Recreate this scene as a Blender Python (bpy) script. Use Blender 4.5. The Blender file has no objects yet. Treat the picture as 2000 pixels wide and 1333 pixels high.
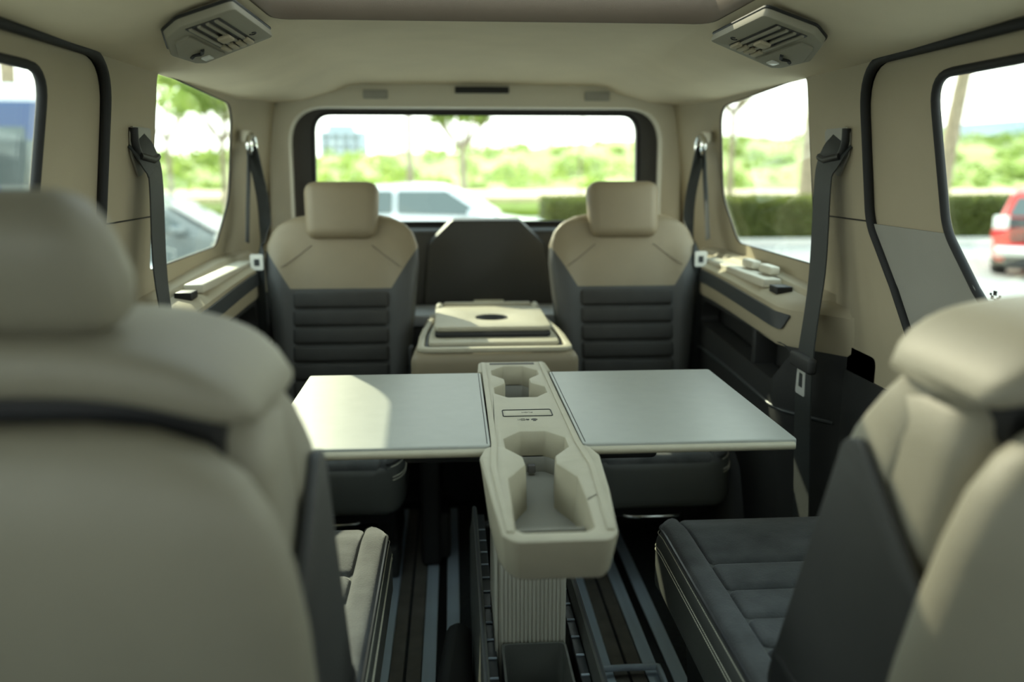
import bpy, bmesh, math, random
from mathutils import Vector, Matrix
from mathutils import noise as mnoise

S = bpy.context.scene
COL = S.collection
R = random.Random(7)

# ------------------------------------------------------------------ camera
FPX = 1650.0
cam_d = bpy.data.cameras.new('camera')
cam_d.sensor_fit = 'HORIZONTAL'
cam_d.sensor_width = 36.0
cam_d.lens = FPX / 2000.0 * 36.0
cam_d.clip_start = 0.02
cam_d.clip_end = 800
cam_d.dof.use_dof = True
cam_d.dof.focus_distance = 1.70
cam_d.dof.aperture_fstop = 1.7
cam = bpy.data.objects.new('camera', cam_d)
COL.objects.link(cam)
yaw, pitch = math.radians(4.0), math.atan((666.5 - 325) / FPX)
fw = Vector((math.sin(yaw) * math.cos(pitch), math.cos(yaw) * math.cos(pitch), -math.sin(pitch)))
rt = Vector((math.cos(yaw), -math.sin(yaw), 0))
upv = rt.cross(fw)
cam.matrix_world = Matrix(((rt.x, upv.x, -fw.x, -0.095), (rt.y, upv.y, -fw.y, 0.0),
                           (rt.z, upv.z, -fw.z, 1.20), (0, 0, 0, 1)))
S.camera = cam

# ------------------------------------------------------------------ sky, sun, exposure
W = bpy.data.worlds.new('world')
S.world = W
W.use_nodes = True
wn, wl = W.node_tree.nodes, W.node_tree.links
wn.clear()
w_out = wn.new('ShaderNodeOutputWorld')
w_bg = wn.new('ShaderNodeBackground')
w_co = wn.new('ShaderNodeTexCoord')
w_sx = wn.new('ShaderNodeSeparateXYZ')
w_rp = wn.new('ShaderNodeValToRGB')
w_rp.color_ramp.elements[0].position = 0.0
w_rp.color_ramp.elements[0].color = (1.0, 0.99, 0.95, 1)
w_rp.color_ramp.elements[1].position = 0.9
w_rp.color_ramp.elements[1].color = (0.62, 0.78, 0.92, 1)
wl.new(w_co.outputs['Generated'], w_sx.inputs[0])
wl.new(w_sx.outputs['Z'], w_rp.inputs[0])
wl.new(w_rp.outputs[0], w_bg.inputs[0])
w_bg.inputs[1].default_value = 2.9
wl.new(w_bg.outputs[0], w_out.inputs[0])

sun_d = bpy.data.lights.new('sun', 'SUN')
sun_d.energy = 5.5
sun_d.color = (1.0, 0.92, 0.72)
sun_d.angle = math.radians(0.6)
sun = bpy.data.objects.new('sun', sun_d)
COL.objects.link(sun)
sun.rotation_euler = Vector((0.535, -1.0, -0.65)).to_track_quat('-Z', 'Y').to_euler()
sun.location = (-20, 40, 20)

vs = S.view_settings
vs.view_transform = 'Standard'
vs.look = 'None'
vs.gamma = 1.0
vs.use_curve_mapping = False
vs.exposure = 0.6

# ------------------------------------------------------------------ materials
MATS = {}


def mat(name, col, rough=0.6, bump=0.0, bscale=300.0, var=0.0, vscale=6.0, metal=0.0, sheen=0.0,
        spec=0.5, trans=None, stretch=None, coat=0.0):
    m = bpy.data.materials.new(name)
    m.use_nodes = True
    nt = m.node_tree
    b = nt.nodes['Principled BSDF']
    b.inputs['Base Color'].default_value = (*col, 1)
    b.inputs['Roughness'].default_value = rough
    b.inputs['Metallic'].default_value = metal
    b.inputs['Specular IOR Level'].default_value = spec
    if sheen:
        b.inputs['Sheen Weight'].default_value = sheen
        b.inputs['Sheen Roughness'].default_value = 0.4
    if coat:
        b.inputs['Coat Weight'].default_value = coat
        b.inputs['Coat Roughness'].default_value = 0.05
    tc = nt.nodes.new('ShaderNodeTexCoord')
    src = tc.outputs['Object']
    if stretch:
        mp = nt.nodes.new('ShaderNodeMapping')
        mp.inputs['Scale'].default_value = stretch
        nt.links.new(src, mp.inputs[0])
        src = mp.outputs[0]
    if var:
        n = nt.nodes.new('ShaderNodeTexNoise')
        n.inputs['Scale'].default_value = vscale
        n.inputs['Detail'].default_value = 6
        nt.links.new(src, n.inputs['Vector'])
        r = nt.nodes.new('ShaderNodeValToRGB')
        r.color_ramp.elements[0].position = 0.3
        r.color_ramp.elements[1].position = 0.7
        r.color_ramp.elements[0].color = (*[max(0, c * (1 - var)) for c in col], 1)
        r.color_ramp.elements[1].color = (*[min(1, c * (1 + var)) for c in col], 1)
        nt.links.new(n.outputs['Fac'], r.inputs[0])
        nt.links.new(r.outputs[0], b.inputs['Base Color'])
    if bump:
        n2 = nt.nodes.new('ShaderNodeTexNoise')
        n2.inputs['Scale'].default_value = bscale
        n2.inputs['Detail'].default_value = 3
        nt.links.new(src, n2.inputs['Vector'])
        bp = nt.nodes.new('ShaderNodeBump')
        bp.inputs['Strength'].default_value = bump
        bp.inputs['Distance'].default_value = 0.002
        nt.links.new(n2.outputs['Fac'], bp.inputs['Height'])
        nt.links.new(bp.outputs[0], b.inputs['Normal'])
    if trans:
        t = nt.nodes.new('ShaderNodeBsdfTranslucent')
        t.inputs['Color'].default_value = (*trans, 1)
        mx = nt.nodes.new('ShaderNodeMixShader')
        mx.inputs[0].default_value = 0.5
        nt.links.new(b.outputs[0], mx.inputs[1])
        nt.links.new(t.outputs[0], mx.inputs[2])
        nt.links.new(mx.outputs[0], nt.nodes['Material Output'].inputs[0])
    MATS[name] = m
    return m


def glass_mat(name, tint, refl=1.0):
    m = bpy.data.materials.new(name)
    m.use_nodes = True
    nt = m.node_tree
    nt.nodes.remove(nt.nodes['Principled BSDF'])
    tr = nt.nodes.new('ShaderNodeBsdfTransparent')
    tr.inputs[0].default_value = (*tint, 1)
    gl = nt.nodes.new('ShaderNodeBsdfGlossy')
    gl.inputs['Roughness'].default_value = 0.0
    gl.inputs['Color'].default_value = (refl, refl, refl, 1)
    lw = nt.nodes.new('ShaderNodeLayerWeight')
    lw.inputs['Blend'].default_value = 0.5
    pw = nt.nodes.new('ShaderNodeMath')
    pw.operation = 'POWER'
    pw.inputs[1].default_value = 5.0
    ma = nt.nodes.new('ShaderNodeMath')
    ma.operation = 'MULTIPLY_ADD'
    ma.inputs[1].default_value = 0.6
    ma.inputs[2].default_value = 0.025
    nt.links.new(lw.outputs['Facing'], pw.inputs[0])
    nt.links.new(pw.outputs[0], ma.inputs[0])
    mx = nt.nodes.new('ShaderNodeMixShader')
    nt.links.new(ma.outputs[0], mx.inputs[0])
    nt.links.new(tr.outputs[0], mx.inputs[1])
    nt.links.new(gl.outputs[0], mx.inputs[2])
    nt.links.new(mx.outputs[0], nt.nodes['Material Output'].inputs[0])
    MATS[name] = m
    return m


mat('beige_trim', (0.38, 0.325, 0.22), 0.65, 0.15, 500, 0.04, 4)
mat('beige_liner', (0.62, 0.54, 0.385), 0.9, 0.25, 700, 0.05, 5)
mat('vent', (0.25, 0.23, 0.17), 0.7, 0.15, 500)
mat('tailgate', (0.04, 0.039, 0.035), 0.5, 0.2, 500)
mat('rib_fabric', (0.036, 0.034, 0.030), 0.85, 0.4, 400, 0.15, 14)
mat('brown_liner', (0.17, 0.135, 0.10), 0.9, 0.25, 700, 0.05, 5)
mat('grey_trim', (0.30, 0.29, 0.25), 0.55, 0.15, 500, 0.04)
mat('light_frame', (0.58, 0.54, 0.43), 0.5, 0.1, 500)
mat('seat_beige', (0.235, 0.19, 0.12), 0.55, 0.3, 420, 0.05, 8)
mat('seat_cream', (0.29, 0.27, 0.205), 0.5, 0.3, 420, 0.05, 8)
mat('seat_charcoal', (0.045, 0.045, 0.042), 0.5, 0.3, 420, 0.08, 10)
mat('suede', (0.098, 0.099, 0.096), 0.95, 0.5, 260, 0.35, 14, sheen=0.35)
mat('leather_side', (0.10, 0.102, 0.090), 0.42, 0.25, 600, 0.05, 8)
mat('charcoal', (0.022, 0.022, 0.021), 0.6, 0.25, 600, 0.1, 8)
mat('charcoal_gloss', (0.05, 0.055, 0.058), 0.32, 0.15, 700)
mat('black', (0.006, 0.006, 0.006), 0.55)
mat('rubber', (0.009, 0.009, 0.009), 0.7)
mat('belt', (0.022, 0.025, 0.024), 0.6, 0.6, 900, stretch=(1, 1, 0.1))
mat('stitch', (0.80, 0.77, 0.60), 0.7)
mat('piping', (0.06, 0.06, 0.06), 0.35)
mat('table_top', (0.345, 0.35, 0.31), 0.42, 0.12, 900, 0.03, 30)
mat('console', (0.43, 0.39, 0.285), 0.5, 0.3, 900, 0.03, 30)
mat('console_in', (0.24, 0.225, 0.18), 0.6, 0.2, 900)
mat('rubber_mat', (0.13, 0.12, 0.11), 0.8, 0.2, 900)
mat('alu', (0.50, 0.48, 0.40), 0.45, metal=0.15)
mat('chrome', (0.75, 0.75, 0.72), 0.15, metal=1.0)
mat('tongue_metal', (0.62, 0.62, 0.58), 0.35, metal=0.25)
mat('rail', (0.58, 0.68, 0.76), 0.5, metal=0.1, var=0.08, vscale=40, stretch=(1, 0.05, 1))
mat('floor_strip', (0.16, 0.145, 0.12), 0.8, 0.3, 400, 0.15, 20)
mat('carpet', (0.026, 0.028, 0.028), 1.0, 0.8, 500, 0.3, 60)
mat('shelf', (0.36, 0.38, 0.40), 0.6, 0.2, 500)
mat('print', (0.03, 0.03, 0.03), 0.6)
mat('lamp_lens', (0.75, 0.75, 0.7), 0.2)
glass_mat('window_glass', (0.90, 0.95, 0.90))
glass_mat('screen_glass', (0.70, 0.74, 0.73))
glass_mat('roof_glass', (0.66, 0.67, 0.64))
mat('asphalt', (0.30, 0.30, 0.29), 0.85, 0.3, 30, 0.12, 1.2)
mat('lawn', (0.24, 0.34, 0.045), 0.9, 0.6, 12, 0.25, 2.0, trans=(0.35, 0.45, 0.04))
mat('dry_grass', (0.60, 0.48, 0.32), 0.9, 0.6, 12, 0.2, 1.5)
mat('hill', (0.32, 0.37, 0.12), 0.95, 0.8, 4, 0.4, 0.25)
mat('foliage', (0.14, 0.21, 0.04), 0.8, var=0.55, vscale=0.6, trans=(0.40, 0.50, 0.12))
mat('hedge', (0.10, 0.115, 0.035), 0.8, var=0.4, vscale=6, trans=(0.24, 0.28, 0.03))
mat('bark', (0.30, 0.24, 0.16), 0.9, 0.8, 40, 0.25, 8)
mat('palm_leaf', (0.20, 0.27, 0.07), 0.7, trans=(0.35, 0.42, 0.10))
mat('kerb', (0.55, 0.54, 0.50), 0.8)
mat('paint_white', (0.72, 0.75, 0.78), 0.25, coat=0.6)
mat('paint_grey', (0.20, 0.225, 0.22), 0.3, coat=0.6)
mat('paint_red', (0.75, 0.03, 0.015), 0.3, coat=0.5)
mat('paint_blue', (0.02, 0.055, 0.16), 0.3, coat=0.5)
mat('car_glass', (0.06, 0.09, 0.09), 0.05, spec=0.8)
mat('tail_red', (0.55, 0.02, 0.02), 0.2)
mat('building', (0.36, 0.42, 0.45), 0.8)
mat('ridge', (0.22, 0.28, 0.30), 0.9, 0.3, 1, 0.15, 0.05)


# ------------------------------------------------------------------ object helpers
def put(o, parent=None, label=None, cat=None, group=None, kind=None):
    if parent is not None:
        o.parent = parent
    if label:
        o['label'] = label
    if cat:
        o['category'] = cat
    if group:
        o['group'] = group
    if kind:
        o['kind'] = kind
    return o


def mesh_obj(name, bm, m, parent=None, smooth=40, **kw):
    bmesh.ops.recalc_face_normals(bm, faces=bm.faces)
    me = bpy.data.meshes.new(name)
    bm.to_mesh(me)
    bm.free()
    return link(name, me, m, parent, smooth, **kw)


def link(name, me, m, parent=None, smooth=40, **kw):
    me.materials.clear()
    me.materials.append(MATS[m] if isinstance(m, str) else m)
    if smooth:
        me.shade_smooth()
        me.set_sharp_from_angle(angle=math.radians(smooth))
    o = bpy.data.objects.new(name, me)
    COL.objects.link(o)
    return put(o, parent, **kw)


def empty(name, loc, rz=0, **kw):
    o = bpy.data.objects.new(name, None)
    o.empty_display_size = 0.1
    COL.objects.link(o)
    o.location = loc
    o.rotation_euler = (0, 0, rz)
    return put(o, **kw)


def copy_tree(o, parent=None):
    c = o.copy()
    COL.objects.link(c)
    if parent is not None:
        c.parent = parent
    for ch in list(o.children):
        copy_tree(ch, c)
    return c


def bm_box(x0, x1, y0, y1, z0, z1, r=0.0, seg=3, bm=None):
    own = bm is None
    b = bmesh.new()
    v = [b.verts.new((x, y, z)) for x in (x0, x1) for y in (y0, y1) for z in (z0, z1)]
    for q in ((0, 1, 3, 2), (4, 6, 7, 5), (0, 4, 5, 1), (2, 3, 7, 6), (0, 2, 6, 4), (1, 5, 7, 3)):
        b.faces.new([v[i] for i in q])
    if r > 0:
        bmesh.ops.bevel(b, geom=b.edges[:] + b.verts[:], offset=r, segments=seg, profile=0.5, affect='EDGES')
    if own:
        return b
    me = bpy.data.meshes.new('tmp')
    b.to_mesh(me)
    b.free()
    bm.from_mesh(me)
    bpy.data.meshes.remove(me)
    return bm


def box(name, x0, x1, y0, y1, z0, z1, m, parent=None, r=0.004, seg=3, **kw):
    return mesh_obj(name, bm_box(x0, x1, y0, y1, z0, z1, r, seg), m, parent, **kw)


def fillet(pts, r, n=6):
    """round the corners of a closed 2D polygon; r is a number or one per corner"""
    out = []
    k = len(pts)
    for i in range(k):
        rr = r[i] if isinstance(r, (list, tuple)) else r
        p = Vector(pts[i])
        a = Vector(pts[i - 1]) - p
        b = Vector(pts[(i + 1) % k]) - p
        if rr <= 0 or a.length < 1e-6 or b.length < 1e-6:
            out.append(tuple(p))
            continue
        ang = a.angle(b)
        t = min(rr / max(math.tan(ang / 2), 1e-4), a.length * 0.49, b.length * 0.49)
        p0 = p + a.normalized() * t
        p1 = p + b.normalized() * t
        for j in range(n + 1):
            s = j / n
            q = p0 * (1 - s) ** 2 + p * 2 * s * (1 - s) + p1 * s * s
            out.append((q.x, q.y))
    return out


def bm_fill(outer, holes=()):
    bm = bmesh.new()
    edges = []
    for loop in (outer, *holes):
        vv = [bm.verts.new((p[0], p[1], 0)) for p in loop]
        for i in range(len(vv)):
            edges.append(bm.edges.new((vv[i - 1], vv[i])))
    bmesh.ops.triangle_fill(bm, use_beauty=True, use_dissolve=False, edges=edges)
    return bm


def slab(name, outer, holes, thick, mapf, m, parent=None, cuts=(), bevel=0.0, smooth=35, **kw):
    """polygon with holes, given thickness (0..thick on the third axis), cut along lines, mapped to 3D"""
    bm = bm_fill(outer, holes)
    for axis, vals in cuts:
        for v in vals:
            g = bm.verts[:] + bm.edges[:] + bm.faces[:]
            bmesh.ops.bisect_plane(bm, geom=g, dist=1e-6,
                                   plane_co=(v, 0, 0) if axis == 0 else (0, v, 0),
                                   plane_no=(1, 0, 0) if axis == 0 else (0, 1, 0))
    ext = bmesh.ops.extrude_face_region(bm, geom=bm.faces[:])
    for v in [g for g in ext['geom'] if isinstance(g, bmesh.types.BMVert)]:
        v.co.z += thick
    bmesh.ops.recalc_face_normals(bm, faces=bm.faces)
    if bevel > 0:
        es = [e for e in bm.edges if len(e.link_faces) == 2 and e.calc_face_angle(0) > 1.0
              and abs(e.verts[0].co.z - e.verts[1].co.z) < 1e-6]
        bmesh.ops.bevel(bm, geom=es, offset=bevel, segments=2, profile=0.5, affect='EDGES')
    for v in bm.verts:
        v.co = Vector(mapf(v.co.x, v.co.y, v.co.z))
    return mesh_obj(name, bm, m, parent, smooth, **kw)


def bm_tube(pts, r, n=8, bm=None, closed=False, flat=None, upref=None):
    """sweep a round (or flat = (w, t) rectangular) section along points; r may be a list"""
    bm = bm or bmesh.new()
    P = [Vector(p) for p in pts]
    k = len(P)
    rings = []
    up = Vector(upref) if upref else Vector((0, 0, 1))
    prev = None
    for i in range(k):
        if closed:
            d = (P[(i + 1) % k] - P[i - 1]).normalized()
        else:
            d = (P[min(i + 1, k - 1)] - P[max(i - 1, 0)]).normalized()
        a = prev if (prev is not None and not upref) else up
        a = a - d * a.dot(d)
        if a.length < 1e-4:
            a = Vector((1, 0, 0)) - d * d.x
            if a.length < 1e-4:
                a = Vector((0, 1, 0)) - d * d.y
        a.normalize()
        prev = a
        b = d.cross(a)
        ri = r[i] if isinstance(r, (list, tuple)) else r
        if flat:
            w, t = flat
            sec = [(w / 2, t / 2), (-w / 2, t / 2), (-w / 2, -t / 2), (w / 2, -t / 2)]
            rings.append([bm.verts.new(P[i] + b * q[0] + a * q[1]) for q in sec])
        else:
            rings.append([bm.verts.new(P[i] + a * math.cos(2 * math.pi * j / n) * ri + b * math.sin(2 * math.pi * j / n) * ri)
                          for j in range(n)])
    nn = len(rings[0])
    for i in range(k if closed else k - 1):
        A, B = rings[i], rings[(i + 1) % k]
        for j in range(nn):
            bm.faces.new((A[j], A[(j + 1) % nn], B[(j + 1) % nn], B[j]))
    if not closed:
        bm.faces.new(rings[0][::-1])
        bm.faces.new(rings[-1])
    return bm


def tube(name, pts, r, m, parent=None, n=8, smooth=50, closed=False, flat=None, upref=None, **kw):
    return mesh_obj(name, bm_tube(pts, r, n, None, closed, flat, upref), m, parent, smooth, **kw)


def bm_loft(rings):
    bm = bmesh.new()
    RR = [[bm.verts.new(p) for p in r] for r in rings]
    n = len(RR[0])
    for A, B in zip(RR, RR[1:]):
        for j in range(n):
            bm.faces.new((A[j], A[(j + 1) % n], B[(j + 1) % n], B[j]))
    bm.faces.new(RR[0][::-1])
    bm.faces.new(RR[-1])
    return bm


def smooth_line(pts, n=8):
    """Catmull-Rom through points"""
    P = [Vector(p) for p in pts]
    out = []
    for i in range(len(P) - 1):
        p0, p1, p2, p3 = P[max(i - 1, 0)], P[i], P[i + 1], P[min(i + 2, len(P) - 1)]
        for j in range(n):
            t = j / n
            out.append(0.5 * ((2 * p1) + (p2 - p0) * t + (2 * p0 - 5 * p1 + 4 * p2 - p3) * t * t
                              + (3 * p1 - p0 - 3 * p2 + p3) * t ** 3))
    out.append(P[-1])
    return out


def interp(x, tab):
    if x <= tab[0][0]:
        return tab[0][1]
    for (a, va), (b, vb) in zip(tab, tab[1:]):
        if x <= b:
            return va + (vb - va) * (x - a) / (b - a)
    return tab[-1][1]


def sstep(t):
    t = max(0.0, min(1.0, t))
    return t * t * (3 - 2 * t)


# ------------------------------------------------------------------ van shell
PROF = [(0.0, 0.83), (0.95, 0.83), (1.10, 0.812), (1.42, 0.768), (1.55, 0.742)]


def xside(y, z):
    return interp(z, PROF) - 0.075 * sstep((y - 2.84) / 0.34)


ZC = (0.86, 0.95, 1.02, 1.10, 1.18, 1.26, 1.34, 1.42)
YC = (1.9, 2.1, 2.3, 2.5, 2.7, 2.85, 2.92, 2.99, 3.06, 3.13)

# rear quarter window opening and door outlines in (y, z)
Q_WIN = fillet([(2.085, 1.418), (2.78, 1.388), (2.83, 1.10), (2.70, 0.955), (2.10, 0.950)],
               [0.025, 0.09, 0.10, 0.09, 0.02], 7)
DOOR_REAR = [(1.795, 1.412), (1.80, 1.08), (1.70, 0.955), (1.62, 0.86), (1.52, 0.55), (1.52, 0.05)]
PIL_FRONT = fillet([(0.53, 1.55), (0.53, 1.418), (1.797, 1.418), (1.80, 1.08), (1.70, 0.955), (1.62, 0.86), (1.52, 0.55), (1.52, -0.02)],
                   [0, 0, 0.10, 0.10, 0.03, 0.06, 0, 0], 7)
D_OUT = fillet([(1.785, 1.405), (1.79, 1.085), (1.69, 0.955), (1.61, 0.86), (1.51, 0.55), (1.51, 0.04),
                (0.55, 0.04), (0.55, 1.405)], [0.10, 0.10, 0.04, 0.06, 0.03, 0.02, 0.02, 0.06], 7)
D_WIN = fillet([(1.545, 1.362), (1.515, 1.085), (1.425, 0.985), (1.36, 0.93), (0.70, 0.93), (0.70, 1.362)],
               [0.055, 0.10, 0.03, 0.04, 0.08, 0.08], 7)

for side, nm, wi in ((-1, 'left', 0), (1, 'right', 1)):
    def mp(y, z, t, s=side):
        return (s * (xside(y, z) + t), y, z)

    front = [p for p in PIL_FRONT if 0.70 <= p[1] <= 1.56]
    outer = [(3.18, 0.70), (3.18, 1.55)] + front + [(1.57, 0.70)]
    wall = slab('wall_' + nm, outer, [Q_WIN], 0.008, mp, 'beige_trim', None, cuts=((1, ZC), (0, YC)), kind='structure',
                label='beige %s side wall of the van with pillars around the rear quarter window' % nm)
    # lower charcoal skin of the side wall
    slab('lower_panel', [(3.18, -0.02), (3.18, 0.73), (1.575, 0.73), (1.52, 0.55), (1.52, -0.02)], (), 0.05,
         lambda y, z, t, s=side: (s * (0.8245 + t), y, z), 'charcoal', wall)
    # rear quarter window pane with rubber edge
    win = slab('window_%d' % (1 + wi), fillet([(2.075, 1.428), (2.79, 1.398), (2.84, 1.10), (2.71, 0.945), (2.09, 0.940)],
                                             [0.025, 0.09, 0.10, 0.09, 0.02], 7), (), 0.004,
               lambda y, z, t, s=side: (s * (xside(y, z) + 0.0085 + t), y, z), 'window_glass', None,
               cuts=((1, ZC),), kind='structure', label='tinted rear quarter window on the %s' % nm)
    tube('window_seal', [(side * (xside(y, z) + 0.003), y, z) for y, z in Q_WIN], 0.003, 'rubber', win, closed=True)
    # seam between upper and lower pillar trim
    tube('trim_seam', [(side * (xside(y, 1.082) - 0.0005), y, 1.082) for y in (1.81, 1.9, 2.0, 2.085)], 0.0018, 'black', wall, n=5)
    # sliding door with its own window
    door = slab('door_%d' % (1 + wi), D_OUT, [D_WIN], 0.008,
                lambda y, z, t, s=side: (s * (xside(y, z) + 0.006 + t), y, z), 'beige_trim', None,
                cuts=((1, ZC), (0, (1.62, 1.7))), kind='structure',
                label='beige inner panel of the %s sliding door' % nm)
    slab('door_lower', [(1.785, 1.078), (1.70, 0.962), (1.61, 0.86), (1.575, 0.76), (0.57, 0.76), (0.57, 0.92),
                        (1.34, 0.92), (1.41, 0.978), (1.512, 1.078)], (), -0.006,
         lambda y, z, t, s=side: (s * (xside(y, z) + 0.004 + t), y, z), 'grey_trim', door, cuts=((1, ZC),),
         label='grey lower door trim below the seam')
    slab('door_bottom', [(1.57, 0.75), (1.505, 0.55), (1.505, 0.06), (0.57, 0.06), (0.57, 0.75)], (), -0.012,
         lambda y, z, t, s=side: (s * (0.83 + t), y, z), 'charcoal', door)
    dwin = slab('window_%d' % (3 + wi), fillet([(1.555, 1.372), (1.525, 1.085), (1.43, 0.975), (1.36, 0.92), (0.69, 0.92), (0.69, 1.372)],
                                              [0.055, 0.10, 0.03, 0.04, 0.08, 0.08], 7), (), 0.004,
                lambda y, z, t, s=side: (s * (xside(y, z) + 0.0145 + t), y, z), 'window_glass', None, cuts=((1, ZC),),
                kind='structure', label='pane of the %s sliding door' % nm)
    tube('window_seal', [(side * (xside(y, z) + 0.004), y, z) for y, z in D_WIN], 0.0085, 'rubber', dwin, closed=True)
    # small printed glass mark low in the pane corner
    bm = bmesh.new()
    for dy, dz, s_ in ((0, 0, .004), (.008, -.008, .003), (-.008, -.009, .003), (.0, -.012, .0025), (-.013, -.004, .002), (.012, -.003, .002)):
        y, z = 1.385 + dy, 0.985 + dz
        bm_box(side * (xside(y, z) + 0.0125), side * (xside(y, z) + 0.0140), y - s_, y + s_, z - s_, z + s_, 0, 1, bm)
    mesh_obj('glass_mark', bm, 'print', dwin)
    # thick door rubber
    seal_pts = fillet([(0.56, 1.412), (1.793, 1.412), (1.796, 1.08), (1.70, 0.955), (1.615, 0.86), (1.52, 0.55)], [0, 0.10, 0.10, 0.03, 0.06, 0], 9)
    tube('trim_%d' % (1 + wi), [(side * (xside(y, z) - 0.002), y, z) for y, z in seal_pts], 0.0105, 'rubber', None,
         kind='structure', label='black rubber door seal on the %s' % nm)
    tube('trim_%d' % (7 + wi), [(side * (xside(y, z) + 0.030), y, z) for y, z in seal_pts], 0.022, 'rubber', None,
         kind='structure', label='added rubber backing behind the %s seal that stops light leaks' % nm)  # backing tube added to stop light leaking past the door seal
    # front door frame in front of the sliding door (behind the camera)
    slab('door_%d' % (3 + wi), [(0.55, -0.02), (0.55, 1.55), (-1.45, 1.55), (-1.45, -0.02)],
         [fillet([(0.42, 1.37), (0.42, 0.95), (-1.15, 0.93), (-0.70, 1.37)], 0.06)], 0.05,
         lambda y, z, t, s=side: (s * (interp(z, PROF) + 0.004 + t), y, z), 'beige_trim', None, cuts=((1, ZC),), kind='structure',
         label='front door on the %s' % nm)
    slab('window_%d' % (5 + wi), [(0.44, 1.39), (0.44, 0.93), (-1.18, 0.91), (-0.71, 1.39)], (), 0.004,
         lambda y, z, t, s=side: (s * (interp(z, PROF) + 0.03 + t), y, z), 'screen_glass', None, cuts=((1, ZC),), kind='structure',
         label='front door pane on the %s' % nm)

    # ledge and lower luggage panel under the quarter window
    led = empty('trim_%d' % (3 + wi), (side * 0.78, 2.4, 0.0), kind='structure',
                label='%s side ledge and panel beside the third row' % nm)
    inv = lambda x, y, z, s=side: (x - s * 0.78, y - 2.4, z)
    prof = [(0.835, 0.925), (0.80, 0.915), (0.79, 0.903), (0.735, 0.893), (0.715, 0.880), (0.711, 0.80), (0.718, 0.785), (0.835, 0.77)]
    rec = lambda y: 0.125 * (1 - sstep((y - 1.84) / 0.2))
    bm = bm_loft([[inv(side * min(0.835, a + rec(y)), y, b - 0.03 * (1 - sstep((y - 1.8) / 0.9))) for a, b in prof]
                  for y in (1.84, 1.88, 1.92, 1.96, 2.0, 2.04, 2.2, 2.4, 2.6, 2.8, 3.0, 3.12)])
    mesh_obj('ledge', bm, 'beige_trim', led, 30)
    bm = bmesh.new()
    ys = [1.9 + 0.05 * i for i in range(21)]
    dz = lambda y: -0.03 * (1 - sstep((y - 1.8) / 0.9))
    slotp = fillet([(1.99, 0.868), (2.78, 0.872), (2.74, 0.832), (2.01, 0.828)], [0.005, 0.012, 0.02, 0.015], 4)
    slab('ledge_insert', slotp, (), -0.0045,
         lambda y, z, t, s=side: inv(s * (0.7135 + rec(y) + (0.885 - z) * -0.04 + t), y, z + dz(y)), 'charcoal_gloss', led,
         cuts=((0, ys),), label='dark glossy insert strip')
    box('ledge_lid', *sorted((inv(side * 0.735, 0, 0)[0], inv(side * 0.785, 0, 0)[0])), -0.20, 0.36, 0.880, 0.903, 'light_frame', led, 0.004)
    box('ledge_slot', *sorted((inv(side * 0.742, 0, 0)[0], inv(side * 0.785, 0, 0)[0])), -0.28, -0.225, 0.870, 0.893, 'black', led, 0.003)
    for y in (2.30, 2.44) if side > 0 else ():
        box('ledge_catch', *sorted((inv(side * 0.77, 0, 0)[0], inv(side * 0.80, 0, 0)[0])), y - 2.4 - .05, y - 2.4 + .04, 0.906, 0.930, 'light_frame', led, 0.006)
    pocket = fillet([(1.985, 0.745), (2.01, 0.765), (2.66, 0.775), (2.70, 0.70), (2.21, 0.672), (2.05, 0.664)], 0.025, 5)
    slab('lower_trim', fillet([(1.75, 0.785), (3.12, 0.80), (3.12, 0.02), (1.75, 0.02)], 0.02), [pocket], 0.06,
         lambda y, z, t, s=side: inv(s * min(0.828, 0.716 + rec(y) + 0.02 * sstep((0.6 - z) / 0.2) + t), y, z), 'charcoal', led,
         cuts=((1, (0.64, 0.6, 0.55, 0.5, 0.45, 0.4)), (0, (1.84, 1.88, 1.92, 1.96, 2.0, 2.04))), label='charcoal lower side panel with a pocket')
    box('pocket_divider', *sorted((inv(side * 0.722, 0, 0)[0], inv(side * 0.80, 0, 0)[0])), 2.20 - 2.4, 2.225 - 2.4, 0.66, 0.775, 'charcoal', led, 0.004)
    box('pocket_liner', *sorted((inv(side * 0.785, 0, 0)[0], inv(side * 0.80, 0, 0)[0])), -0.45, 0.35, 0.64, 0.785, 'charcoal', led, 0.002)
    tube('panel_crease', [inv(side * (0.716 + rec(y)), y, 0.60 + 0.015 * math.sin(y * 3)) for y in ys], 0.005, 'charcoal_gloss', led)
    # wheel-arch bulge near the floor
    bm = bm_loft([[inv(side * a, 2.62 + dy * k, b) for a, b in ((0.80, 0.0), (0.66, 0.0), (0.63, 0.22 * q + 0.02), (0.67, 0.40 * q + .02), (0.80, 0.43 * q + .02))]
                  for k, q, dy in ((-1, .2, .42), (-1, .75, .32), (-1, 1, .15), (1, 1, .15), (1, .75, .32), (1, .2, .42))])
    mesh_obj('wheel_arch', bm, 'charcoal', led, 60)

# headliner: rounded cross-section with the two roof openings
HL = [(0, 1.505), (0.40, 1.500), (0.455, 1.494), (0.50, 1.474), (0.61, 1.434), (0.70, 1.418), (0.80, 1.408)]


def zliner(x, y):
    base = interp(abs(x), HL)
    dome = 0.014 * max(0, 1 - (x / 0.5) ** 2) * sstep((y - 1.92) / 0.3) * sstep((3.15 - y) / 0.5)
    front = 0.05 * sstep((1.5 - y) / 0.5) * sstep((abs(x) - .52) / .1) * 0.3
    return base + dome + front - 0.022 * sstep((y - 2.75) / 0.4) * (1 if abs(x) < 0.5 else max(0, 1 - (abs(x) - .5) / .2))


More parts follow.
